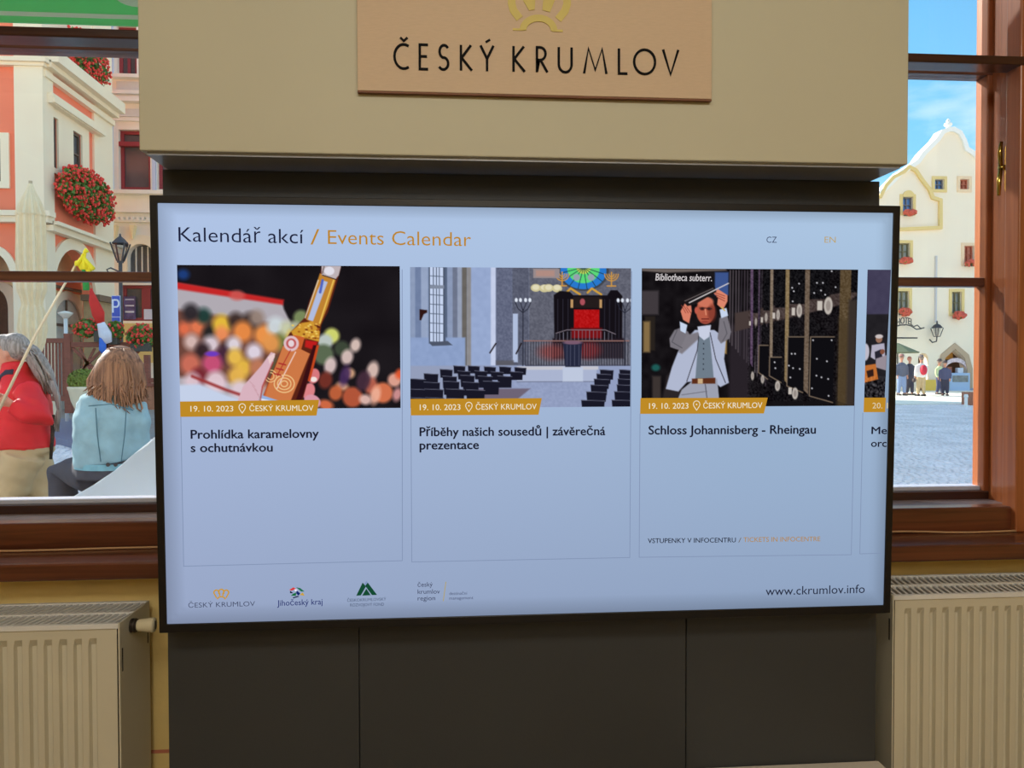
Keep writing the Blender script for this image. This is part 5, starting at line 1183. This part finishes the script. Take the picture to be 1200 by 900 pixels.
# the guide's stick with yellow and green cloth
st = thing('guide_stick', 'pale stick with a yellow and green cloth tied to its tip, held by the man', 'stick', P(2, 472, -.40))
MB().tube([P(-2, 482, -.40), P(40, 396, -.40), P(90, 308, -.40)], [.010, .009, .006], 8).build('shaft', mat('pale_cane', S(232, 208, 170), .5), st, smooth=True)
mb = MB(); my = mat('yellow_cloth', S(240, 222, 40), .8, noise_=.08, nscale=30)
def cloth(pts, th, m, nm):
    f_ = (Vector((0, Ym-.40, 0)), XU, ZU, -YU); q = [P(c_[0], c_[1], -.40) for c_ in pts]
    o = MB().plate(f_, [(c_[0], c_[2]) for c_ in q], (), -th, th).build(nm, m, st, bevel=.003); return o
cloth(((97, 297), (101, 296), (100, 303), (103, 309), (109, 317), (103, 319), (98, 314), (95, 317), (91, 311), (88, 312), (88, 306), (93, 305)), .010, my, 'yellow_cloth')
mb = MB()
for a_, b_ in (((96, 299), (109, 316)), ((97, 300), (90, 311)), ((98, 300), (99, 316)), ((98, 296), (102, 293))): mb.tube([P(*a_, -.41), P(*b_, -.41)], [.008, .018], 7)
mb.build('yellow_folds', my, st, smooth=True)
mb = MB()
mb.tube([P(97, 304, -.40), P(98, 318, -.405), P(100.5, 328, -.40), P(101, 340, -.40)], [.008, .012, .02, .02], 8); mb.build('green_cloth', mat('green_cloth', S(40, 150, 70), .8), st, smooth=True)

# seated woman in a denim jacket, seen from behind
Yo = 4.9; j = J(Yo)
wo = thing('person', 'woman in a light denim jacket with auburn hair, seated with her back turned', 'person', (at(130, 600, Yo).x, Yo, 0))
mb = MB()
mb.ball(P(141, 432), (.085, .10, .118), 18, 12); mb.ball(P(147, 440, .06), (.05, .05, .06), 10, 8); mb.tube([P(140, 446), P(136, 464)], [.055, .065], 12)
mb.tube([P(160, 436, .075), P(163, 439, .10), P(160, 441, .09)], [.01, .016, .01], 8)
mb.tube([P(130, 470), P(128, 550)], [(.15, .10), (.14, .11)], 12, flatdir=XU)
for s, el, wr, hn in ((-1, (98, 515, .03), (102, 534, .24), (104, 536, .34)), (1, (163, 518, .02), (166, 532, .22), (164, 536, .32))):
    mb.tube([P(131+s*27, 470, 0), P(*el), P(*wr)], [.045, .037, .027], 10); mb.ball(P(*hn), (.038, .06, .025), 10, 8)
    for i in range(4): h_ = Vector(P(*hn)); mb.tube([h_+Vector((-.027+i*.018, .04, 0)), h_+Vector((-.03+i*.019, .085, -.004)), h_+Vector((-.03+i*.019, .10+.008*(i in (1, 2)), -.02))], [.009, .0085, .007], 8)
    h_ = Vector(P(*hn)); mb.tube([h_+Vector((-s*.03, .0, 0)), h_+Vector((-s*.055, .04, -.002))], [.012, .009], 8)
sz = P(128, 552)[2]
for s in (-1, 1):
    H_ = Vector(P(128, 556))+Vector((s*.09, 0, 0)); K_ = H_+Vector((-.26+s*.06, .30, .0)); A_ = Vector((K_.x+.03, K_.y-.02, .09))
    mb.tube([H_, K_, A_], [.065, .05, .04], 12); mb.tube([A_+Vector((0, -.04, -.04)), A_+Vector((-.05, .15, -.055))], [.04, .03], 10)
mb.build('body', m_skin, wo, fuse=.010, sm=2)
mb = MB()
mb.tube([P(134, 462), P(131, 470), P(129, 490), P(127, 515), P(128, 538), P(129, 543)], [(.09, .09), (.175, .13), (.195, .155), (.20, .165), (.19, .165), (.185, .16)], 24, flatdir=XU)
for s, el, wr in ((-1, (99, 514, .03), (102, 531, .22)), (1, (162, 516, .02), (165, 531, .21))):
    mb.tube([P(131+s*25, 473, 0), P(131+s*30, 494, .0), P(*el), P(*wr)], [.08, .073, .066, .052], 14)
mb.build('jacket', m_denim, wo, fuse=.012, sm=4, wr=.008)
mb = MB(); mb.tube([P(129, 541), P(129, 548)], [(.194, .170), (.192, .168)], 28, flatdir=XU)
mb.build('waistband', mat('denim_band', S(120, 172, 186), .85, noise_=.1, nscale=20), wo, bevel=.002)
m_st = mat('denim_seam', S(70, 110, 124), .9)
mb = MB()
for ln_ in ([(104, 476), (130, 473.5), (156, 481)], [(112, 478), (114, 510), (118, 541)], [(148, 479), (146, 510), (142, 541)]):
    mb.tube([P(px, py, -.186+abs(px-130)**2*.00008) for px, py in ln_], .0032, 5)
mb.build('jacket_seams', m_st, wo)
for px in (127, 136): MB().lathe(P(px, 544.5, -.172), [(.011, .0), (.011, -.008), (.004, -.010)], 12, 'Y').build('button', mat('copper_button', S(60, 56, 60), .4, .7), wo)
mb = MB(); mb.tube([P(139, 456), P(137, 464)], [(.085, .08), (.105, .10)], 20, flatdir=XU); mb.build('collar', m_denim, wo, fuse=.01, sm=2)
mb = MB(); mb.tube([P(128, 538), P(128, 560)], [(.175, .15), (.185, .17)], 18, flatdir=XU)
for s in (-1, 1):
    H_ = Vector(P(128, 556))+Vector((s*.085, 0, 0)); K_ = H_+Vector((-.26+s*.06, .30, .0)); A_ = Vector((K_.x+.03, K_.y-.02, .13))
    mb.tube([H_, H_.lerp(K_, .5), K_, A_], [.115, .10, .085, .075], 14)
mb.build('trousers', m_black, wo, fuse=.014, sm=2, wr=.003)
mb = MB()
for s in (-1, 1):
    H_ = Vector(P(128, 556))+Vector((s*.085, 0, 0)); A_ = Vector((H_.x-.23+s*.06, H_.y+.28, .09)); mb.tube([A_+Vector((0, -.05, -.035)), A_+Vector((-.02, .05, -.045)), A_+Vector((-.05, .17, -.055))], [.045, .05, .032], 10)
mb.build('shoes', mat('dark_shoe_leather', S(50, 42, 38), .5), wo, fuse=.014, sm=2)
mb = MB(); mb.ball(P(141, 429), (.118, .118, .122), 20, 14)
mb.tube([P(139, 424), P(137, 440), P(137, 456), P(138, 466)], [(.115, .10), (.138, .10), (.142, .095), (.10, .07)], 20, flatdir=XU)
mb.build('hair', m_auburn, wo, fuse=.011, sm=3)
mb = MB(); rnd = random.Random(5)
for i in range(230):
    a = rnd.uniform(-1.75, 1.75); x_ = math.sin(a); y_ = -math.cos(a)
    top_ = Vector(P(141, 411, 0)); R0 = .06+.05*rnd.random()
    p0 = top_+Vector((x_*R0*.6, y_*R0*.6, .012)); p1_ = Vector(P(141, 426))+Vector((x_*.122, y_*.122, .0)); e_z = rnd.uniform(-.06, .04)
    p2_ = Vector(P(138+rnd.uniform(-1, 1), 448))+Vector((x_*.148, y_*.118, 0)); wv = rnd.uniform(-.018, .018); p2_ += Vector((wv, 0, rnd.uniform(-.02, .02))); p3_ = Vector(P(138+rnd.uniform(-6, 6), 463))+Vector((x_*.132-wv, y_*.13, e_z*1.4))
    mb.tube([p0, p1_, p2_, p3_, p3_+Vector((rnd.uniform(-.03, .03), 0, -.02))], [.004, .0065, .0065, .005, .002], 5)
o = mb.build('hair_strands', m_auburn, wo, smooth=True); o['kind'] = 'stuff'
sz = P(128, 556)[2]-.13; sxx = P(128, 556)[0]; so_ = thing('stool', 'plain dark stool under the seated woman', 'stool', (sxx, Yo, 0))
MB().lathe((sxx, Yo, 0), [(.02, sz-.045), (.17, sz-.045), (.18, sz-.03), (.18, sz-.008), (.17, sz)], 24).build('seat', m_dark, so_)
for k in range(4):
    t = PI/4+k*PI/2; MB().tube([(sxx+.12*math.cos(t), Yo+.12*math.sin(t), sz-.04), (sxx+.19*math.cos(t), Yo+.19*math.sin(t), 0)], .014, 8).build('leg', m_iron, so_)

# ------------------------------------------------------------------ gabled building on the far side of the square
YG = 38.; FG = (Vector((0, YG, 0)), XU, ZU, -YU); fg = lambda px, py: cyz(px, py, YG)
gb = thing('gabled_building', 'cream gabled building with curved parapet across the square', 'building', (fg(1110, 300)[0], YG, gz_(YG)))
m_gab = mat('pale_cream_facade', S(255, 238, 212), .85, noise_=.02, nscale=1)
m_trim = mat('yellow_ochre_trim', S(236, 208, 140), .8)
m_cap = mat('white_coping', S(250, 248, 240), .7)
big = [(1000, 460), (1260, 460), (1260, 300), (1185, 290), (1178, 250), (1166, 232), (1160, 208), (1150, 190), (1140, 180), (1132, 175), (1129, 165), (1124, 156), (1117, 152), (1111, 152), (1104, 155), (1098, 164), (1090, 172), (1082, 180), (1075, 190), (1066, 196), (1055, 203), (1046, 212), (1030, 228), (1000, 262)]
GW = [(1095, 210, 1106, 222, 'b'), (1124.5, 210, 1135, 222, 'r'), (1057.5, 231, 1069.5, 249, 'b'), (1053, 285, 1066, 304, 'g'), (1129.5, 288, 1141, 308, 'r'), (1052, 341, 1065, 363, 'g'), (1115, 342, 1126.5, 367, 'g'), (1020, 285, 1030, 304, 'g')]
ex0, ex1 = fg(1105, 300)[0], fg(1134, 300)[0]; zsp = fg(1120, 432)[1]; 
def pointed(x0, x1, zb, zs, zt_): 
    c = (x0+x1)/2; return [(x0, zb), (x1, zb), (x1, zs), (x1-(x1-c)*.22, zs+(zt_-zs)*.55), (c, zt_), (x0+(c-x0)*.22, zs+(zt_-zs)*.55), (x0, zs)]
pa = pointed(ex0, ex1, gz_(YG)-.05, zsp, fg(1120, 409)[1])
hl = [rc(fg, *w_[:4]) for w_ in GW]; dr = rc(fg, 1143, 410, 1153, 457); dr2 = archpts(fg(1077, 300)[0], fg(1089, 300)[0], gz_(YG)-.05, fg(1083, 420)[1], 8)
outl = [fg(px, py) for px, py in big]; outl[0] = (outl[0][0], gz_(YG)-.1); outl[1] = (outl[1][0], gz_(YG)-.1)
MB().plate(FG, outl, hl+[pa, dr, dr2], -.5, 0).build('facade', m_gab, gb)
MB().box(outl[0][0]+2.2, outl[1][0]-2.2, YG+1.8, YG+2, gz_(YG)-.1, fg(1100, 300)[1]).build('inner_wall', mat('dim_interior', S(120, 96, 76), .9), gb)
MB().box(outl[0][0]+.5, fg(1170, 300)[0], YG+.5, YG+1.8, fg(1100, 335)[1], fg(1100, 240)[1]).build('roof_body', m_gab, gb)
mb = MB()
def ribbon(pts, w_, d0, d1): mb.plate(FG, polystrip([fg(*c_) for c_ in pts], w_), (), d0, d1)
ribbon(big[3:-1], .22, -.55, .12); mb.build('coping', m_cap, gb)
mb = MB(); ribbon([(1030, 232), (1037, 218), (1046, 208), (1058, 202), (1064, 196), (1072, 200), (1080, 212), (1088, 222), (1092, 232), (1101, 235), (1101, 267), (1030, 270)], .16, 0, .14); mb.build('gable_moulding', m_trim, gb)
c = fg(1114, 152); k = YG/941
MB().lathe((c[0], YG+.2, c[1]), [(.22, -.05), (.25, .05), (.12, .12), (.1, .2), (.2, .28), (.17, .38), (.06, .42), (.1, .48), (.07, .55), (.02, .6)], 12).build('finial', m_cap, gb, smooth=True)
PM = {'b': mat('blue_pane', S(96, 150, 214), .1), 'r': mat('red_curtain_pane', S(200, 128, 108), .5, noise_=.25, nscale=6), 'g': mat('pale_pane', S(150, 160, 156), .15, noise_=.2, nscale=2)}
SF = {'b': mat('grey_sash', S(110, 112, 120), .5), 'r': mat('brick_red_sash', S(176, 100, 76), .6), 'g': mat('olive_sash', S(120, 118, 88), .6)}
for i, (w_, h_) in enumerate(zip(GW, hl)):
    o = win(FG, gb, h_[0][0], h_[1][0], h_[0][1], h_[2][1], SF[w_[4]], PM[w_[4]], 2, 2, fw_=.06, depth=(-.2, -.1), bar=.045)
    MB().plate(FG, [(a+s_*.14, b+t_*.14) for (a, b), s_, t_ in zip(h_, (-1, 1, 1, -1), (-1, -1, 1, 1))], [h_], 0, .05).build('window_surround', m_trim if w_[4] != 'r' else mat('peach_surround', S(244, 214, 176), .8), gb)
slab(FG, gb, 'lunette', m_trim, archpts(fg(1057, 300)[0], fg(1070, 300)[0], fg(1063, 231)[1], fg(1063, 230)[1], 10, .28), 0, .08)
fgrp = 'window flowers on the gabled building'
for i, (px, py, rx, rz, lab) in enumerate(((1063.5, 250, 6.5, 2.6, 'red flowers under the blue window in the small gable'), (1059, 306, 7, 3, 'red flowers under the olive second floor window near the television'), (1135, 309, 7, 3.2, 'red flowers under the red curtained window at right'),
        (1058, 366, 7, 4, 'trailing flowers under the window above the hotel sign'), (1120.5, 370, 6.5, 4, 'trailing flowers under the window above the arched shop'))):
    c = fg(px, py); flowers('window_flowers', lab, 'flowers', (c[0], YG-.25, c[1]), (rx*k, .2, rz*k), 160, 90, .07, .07, (c[0]-rx*k*.8, c[0]+rx*k*.8, YG-.3, YG-.02, c[1]-.14, c[1]-.02), 40+i, fgrp, petal=mat('coral_petal', S(214, 96, 76), .7))
slab(FG, gb, 'drainpipe', mat('pale_grey_pipe', S(206, 204, 206), .5), rc(fg, 1095, 300, 1096.5, 378), 0, .12)
# HOTEL wrought sign
hs = thing('hotel_sign', 'wrought iron arched hotel sign above the green parasol', 'sign', (fg(1062, 300)[0], YG-.5, fg(1062, 388)[1]))
mb = MB(); FH = lambda px, py: tuple(at(px, py, YG-.5))
cu = bpy.data.curves.new('t', 'FONT'); cu.body = 'HOTEL'; cu.extrude = .02; t_ = bpy.data.objects.new('t', cu); C.objects.link(t_)
me = bpy.data.meshes.new_from_object(t_.evaluated_get(bpy.context.evaluated_depsgraph_get())); bpy.data.objects.remove(t_)
A, B = Vector(FH(1050.5, 382)), Vector(FH(1070, 382)); xs_ = [v.co.x for v in me.vertices]; kx = (B.x-A.x)/max(xs_); kz = (at(1060, 374, YG-.5).z-A.z)/.73
for v in me.vertices: v.co = (A.x+v.co.x*kx, YG-.5+v.co.z, A.z+v.co.y*kz+.12*math.sin(PI*v.co.x/max(xs_)))
me.materials.clear(); me.materials.append(m_iron); o = bpy.data.objects.new('letters', me); C.objects.link(o); put(o, hs)
mb.tube([FH(1048, 383), FH(1055, 381), FH(1062, 380.5), FH(1068, 382), FH(1074, 386), FH(1080, 385)], .03, 6); mb.tube([FH(1048, 396), FH(1075, 396)], .035, 6); mb.tube([FH(1070, 383), FH(1075, 381), FH(1079, 385), FH(1083, 384)], .03, 6)
mb.tube([FH(1060, 381), tuple(at(1060, 381, YG))], .03, 6); mb.tube([FH(1060, 396), tuple(at(1060, 396, YG))], .03, 6); mb.build('bracket', m_iron, hs)
la = thing('wall_lantern', 'black wall lantern on the cream facade, left of the arched shop', 'lantern', (fg(1098, 300)[0], YG-.4, fg(1098, 398)[1]))
lc = at(1098, 388, YG-.4); mb = MB()
for sx_ in (-1, 1):
    for sy_ in (-1, 1): mb.tube([(lc.x+sx_*.1, lc.y+sy_*.1, lc.z-.25), (lc.x+sx_*.2, lc.y+sy_*.2, lc.z+.15)], .02, 5)
mb.lathe(lc, [(.27, .15), (.15, .3), (.04, .36), (.03, .5)], 8); mb.box(lc.x-.11, lc.x+.11, lc.y-.11, lc.y+.11, lc.z-.28, lc.z-.25)
mb.tube([(lc.x, lc.y, lc.z-.28), (lc.x-.02, lc.y, lc.z-.5), (lc.x-.1, YG-.2, lc.z-.55), (lc.x-.12, YG, lc.z-.4)], .03, 6); mb.build('lantern_frame', m_iron, la)
MB().lathe(lc, [(.1, -.24), (.2, .14)], 4).build('lantern_glass', glass('clear_lantern_glass', (.8, .8, .8)), la)
# arched shop
mb = MB(); 
MB().plate(FG, pointed(ex0-.28, ex1+.28, gz_(YG)-.05, zsp, fg(1120, 409)[1]+.3), [pa], 0, .06).build('arch_surround', mat('brown_arch', S(196, 170, 140), .8), gb)
slab(FG, gb, 'shop_sign_board', mat('orange_board', S(214, 150, 60), .6, noise_=.2, nscale=4), rc(fg, 1109, 413, 1124, 421), -.6, -.5)
mb = MB(); ac = fg(1120, 436)
pts = [(ac[0]+.62*math.cos(t), ac[1]-.05+.55*math.sin(t)) for t in np.linspace(PI*.93, PI*.07, 12)]
for a_, b_ in zip(pts[:-1], pts[1:]): mb.plate(FG, [a_, b_, (b_[0], b_[1]+.2), (a_[0], a_[1]+.2)], (), -.1, .02)
mb.build('curved_banner', mat('pink_white_banner', S(232, 206, 206), .7, noise_=.3, nscale=12), gb)
ctr = thing('shop_counter', 'pale blue shop counter inside the pointed arch', 'counter', (fg(1120, 300)[0], YG-.2, gz_(YG)))
R6 = rc(fg, 1108, 437, 1131.5, 456); FC = (Vector((0, YG, 0)), XU, ZU, -YU)
MB().plate(FC, R_(R6[0][0], R6[1][0], gz_(YG), R6[2][1]), (), -.3, .35).build('body', mat('pale_blue_counter', S(170, 196, 226), .5), ctr, bevel=.02)
MB().plate(FC, rc(fg, 1111, 440, 1129, 447.5), (), .35, .37).build('display_case', mat('dark_display', S(120, 130, 130), .2, noise_=.3, nscale=6), ctr)
MB().plate(FC, rc(fg, 1109, 430, 1114, 437), (), -.1, .1).build('jar', mat('brown_jar', S(150, 90, 70), .5), ctr); MB().plate(FC, rc(fg, 1121, 431, 1127.5, 437), (), -.1, .1).build('till', mat('white_till', S(215, 220, 228), .5), ctr)
do = slab(FG, gb, 'brown_door', mat('brown_door_leaf', S(180, 110, 70), .6), dr, -.3, -.2)
slab(FG, gb, 'door_notice', mat('white_notice', S(220, 220, 230), .6), rc(fg, 1144, 434, 1149, 452), -.19, -.16)
slab(FG, gb, 'plinth', mat('grey_plinth', S(160, 165, 180), .8), R_(fg(1134, 300)[0], fg(1143, 300)[0], gz_(YG)-.1, gz_(YG)+.12), 0, .1)
slab(FG, gb, 'yellow_kiosk_panel', mat('yellow_panel', S(240, 200, 90), .7), R_(fg(1082, 300)[0], fg(1097, 300)[0], gz_(YG), fg(1090, 445)[1]), .1, .2)
# dark green parasol over a terrace
Yk = 34.; kk = at(1052, 400, Yk); pk = thing('green_parasol', 'dark green market parasol left of the walkers across the square', 'parasol', (kk.x, Yk, gz_(Yk)))
MB().lathe((kk.x, Yk, 0), [(.03, at(1052, 402, Yk).z), (at(1075, 413, Yk).x-kk.x, at(1052, 413, Yk).z), (at(1075, 413, Yk).x-kk.x-.05, at(1052, 414, Yk).z)], 8).build('canopy', mat('moss_canvas', S(110, 120, 92), .8), pk)
MB().tube([(kk.x, Yk, gz_(Yk)), (kk.x, Yk, at(1052, 403, Yk).z)], .03, 8).build('pole', m_iron, pk)
# timber bench box and bollard
Yb_ = 26.; A = at(1137, 476, Yb_); be = thing('timber_bench', 'low slatted timber bench box at the edge of the paving painted sunlit', 'bench', (A.x+.4, Yb_, gz_(Yb_)))
g0 = gz_(Yb_); zt_ = at(1143, 459, Yb_).z; m_ben = mat('bench_timber', S(176, 118, 92), .7, noise_=.1)
for i in range(5): MB().box(A.x, A.x+1.6, Yb_-.03, Yb_, g0+.02+i*(zt_-g0)/5, g0+(i+.85)*(zt_-g0)/5).build('slat', m_ben, be)
MB().box(A.x+.02, A.x+1.58, Yb_, Yb_+.5, g0, zt_-.02).build('box_body', m_ben, be)
bo_ = thing('white_bollard', 'slim white bollard beside the timber bench box', 'bollard', (at(1132, 470, 25).x, 25, gz_(25)))
MB().lathe((at(1132, 470, 25).x, 25, 0), [(.05, gz_(25)), (.05, at(1132, 466, 25).z), (.07, at(1132, 465, 25).z), (.05, at(1132, 462, 25).z)], 12).build('post', m_cap, bo_)

# ------------------------------------------------------------------ walkers across the square
def walker(px, ytop, Y, label, coat, legs, hair, face=PI/2, hat=None, pack=None, bag=None, wide=1., stride=.1, group='walkers across the square'):
    x = at(px, 440, Y).x; g = gz_(Y); h = at(px, ytop, Y).z-g; u_ = h/7.6
    r = thing('person', label, 'person', (x, Y, g), group)
    R0 = Matrix.Rotation(face, 3, 'Z')
    def Q(a, b, c_): v = R0@Vector((b, -a, 0)); return (x+v.x*u_, Y+v.y*u_, g+c_*u_)     # a = forward, b = side
    mb = MB(); mb.ball(Q(0, 0, 7.0), (.36*u_, .40*u_, .52*u_), 12, 10); mb.ball(Q(.42, 0, 6.95), .09*u_, 6, 5); mb.tube([Q(0, 0, 6.6), Q(-.05, 0, 5.9)], [.22*u_, .26*u_], 8)
    mb.tube([Q(0, 0, 5.8), Q(0, 0, 3.9)], [(.6*u_, .4*u_), (.5*u_, .4*u_)], 10, flatdir=R0@XU)
    for s in (-1, 1):
        mb.tube([Q(0, s*.85, 5.7), Q(-.05, s*1.02, 4.5), Q(.35, s*.98, 3.6)], [.24*u_, .2*u_, .13*u_], 8); mb.ball(Q(.4, s*.98, 3.3), (.15*u_, .15*u_, .24*u_), 8, 6)
        mb.tube([Q(0, s*.42, 3.9), Q(s*stride*2.0+.1, s*.42, 2.0), Q(s*stride*5, s*.42, .4)], [.4*u_, .28*u_, .18*u_], 8); mb.tube([Q(s*stride*5-.2, s*.42, .2), Q(s*stride*5+.7, s*.44, .13)], [.2*u_, .14*u_], 8)
    mb.build('body', m_skin, r, fuse=.028, sm=2)
    mb = MB(); mb.tube([Q(0, 0, 6.15), Q(0, 0, 5.7), Q(0, 0, 4.6), Q(0, 0, 3.5)], [(.4*u_, .35*u_), (.98*u_*wide, .52*u_), (.85*u_*wide, .55*u_), (.85*u_*wide, .58*u_)], 12, flatdir=R0@XU)
    for s in (-1, 1): mb.tube([Q(0, s*.88, 5.7), Q(-.05, s*1.06, 4.5), Q(.3, s*1.0, 3.75)], [.34*u_, .3*u_, .24*u_], 8)
    mb.build('jacket', coat, r, fuse=.028, sm=2)
    mb = MB(); mb.tube([Q(0, 0, 4.1), Q(0, 0, 3.4)], [(.72*u_, .48*u_), (.75*u_, .5*u_)], 10, flatdir=R0@XU)
    for s in (-1, 1): mb.tube([Q(0, s*.4, 3.7), Q(s*stride*2+.1, s*.42, 2.0), Q(s*stride*5, s*.42, .5)], [.5*u_, .38*u_, .3*u_], 8)
    mb.build('trousers', legs, r, fuse=.028, sm=2)
    mb = MB()
    for s in (-1, 1): mb.tube([Q(s*stride*5-.3, s*.42, .22), Q(s*stride*5+.8, s*.44, .15)], [.25*u_, .19*u_], 8)
    mb.build('shoes', mat('dark_shoe_leather', S(50, 42, 38), .5), r, smooth=True)
    mb = MB(); mb.ball(Q(-.07, 0, 7.12), (.42*u_, .44*u_, .48*u_), 12, 8); mb.build('hair', hair, r, smooth=True)
    if hat: mb = MB(); mb.lathe(Q(0, 0, 7.3), [(.62*u_, 0), (.62*u_, .04*u_), (.42*u_, .08*u_), (.36*u_, .38*u_), (.1*u_, .44*u_)], 14); mb.build('hat', hat, r, smooth=True)
    if pack: mb = MB(); mb.ball(Q(-.75, 0, 4.9), (.62*u_, .62*u_, .95*u_), 12, 8); mb.ball(Q(-1.0, 0, 4.5), (.4*u_, .4*u_, .5*u_), 10, 6); mb.build('backpack', pack, r, smooth=True)
    if bag: mb = MB(); mb.ball(Q(.2, 1.25, 3.0), (.3*u_, .42*u_, .42*u_), 10, 8); mb.build('bag', bag, r, smooth=True)
    return r
c_gr = mat('grey_jacket_cloth', S(96, 102, 120), .85); c_dk = mat('dark_coat_cloth', S(58, 62, 80), .85); c_wh = mat('white_shirt_cloth', S(244, 238, 230), .85); c_bl = mat('blue_jeans_cloth', S(140, 160, 196), .85)
h_g = mat('greying_hair', S(150, 130, 118), .8); h_p = mat('ginger_hair', S(200, 130, 112), .8); h_d = mat('dark_hat_felt', S(80, 70, 72), .8)
walker(1056.5, 415.5, 33, 'walker in a grey jacket and cap with light jeans, nearest the television', c_gr, c_bl, h_g, 0, mat('tan_cap', S(170, 120, 110), .8), stride=.05)
walker(1066, 417.5, 33.4, 'walker in dark clothes with ginger hair, beside the red backpack', c_dk, c_dk, h_p, .3, stride=.05)
walker(1079.5, 416.5, 32.4, 'walker in a white shirt and khaki trousers carrying a red backpack', c_wh, m_khaki, h_g, PI, mat('grey_cap', S(130, 116, 112), .8), mat('red_backpack', S(206, 40, 66), .7), mat('dark_handbag', S(70, 60, 62), .7), 1.05, .05)
walker(1101, 421, 33.9, 'walker in a pale top and dark hat with a blue bag, left of the pair', mat('pale_top_cloth', S(214, 224, 170), .8), mat('navy_trousers', S(64, 74, 110), .8), h_g, .4, h_d, None, mat('blue_bag', S(80, 90, 170), .7), .9, .05)
walker(1107.5, 423, 32.7, 'walker in a long dark navy coat in front of the shop counter', mat('navy_coat', S(84, 88, 116), .85), c_dk, h_g, -.4, h_d, stride=.03)
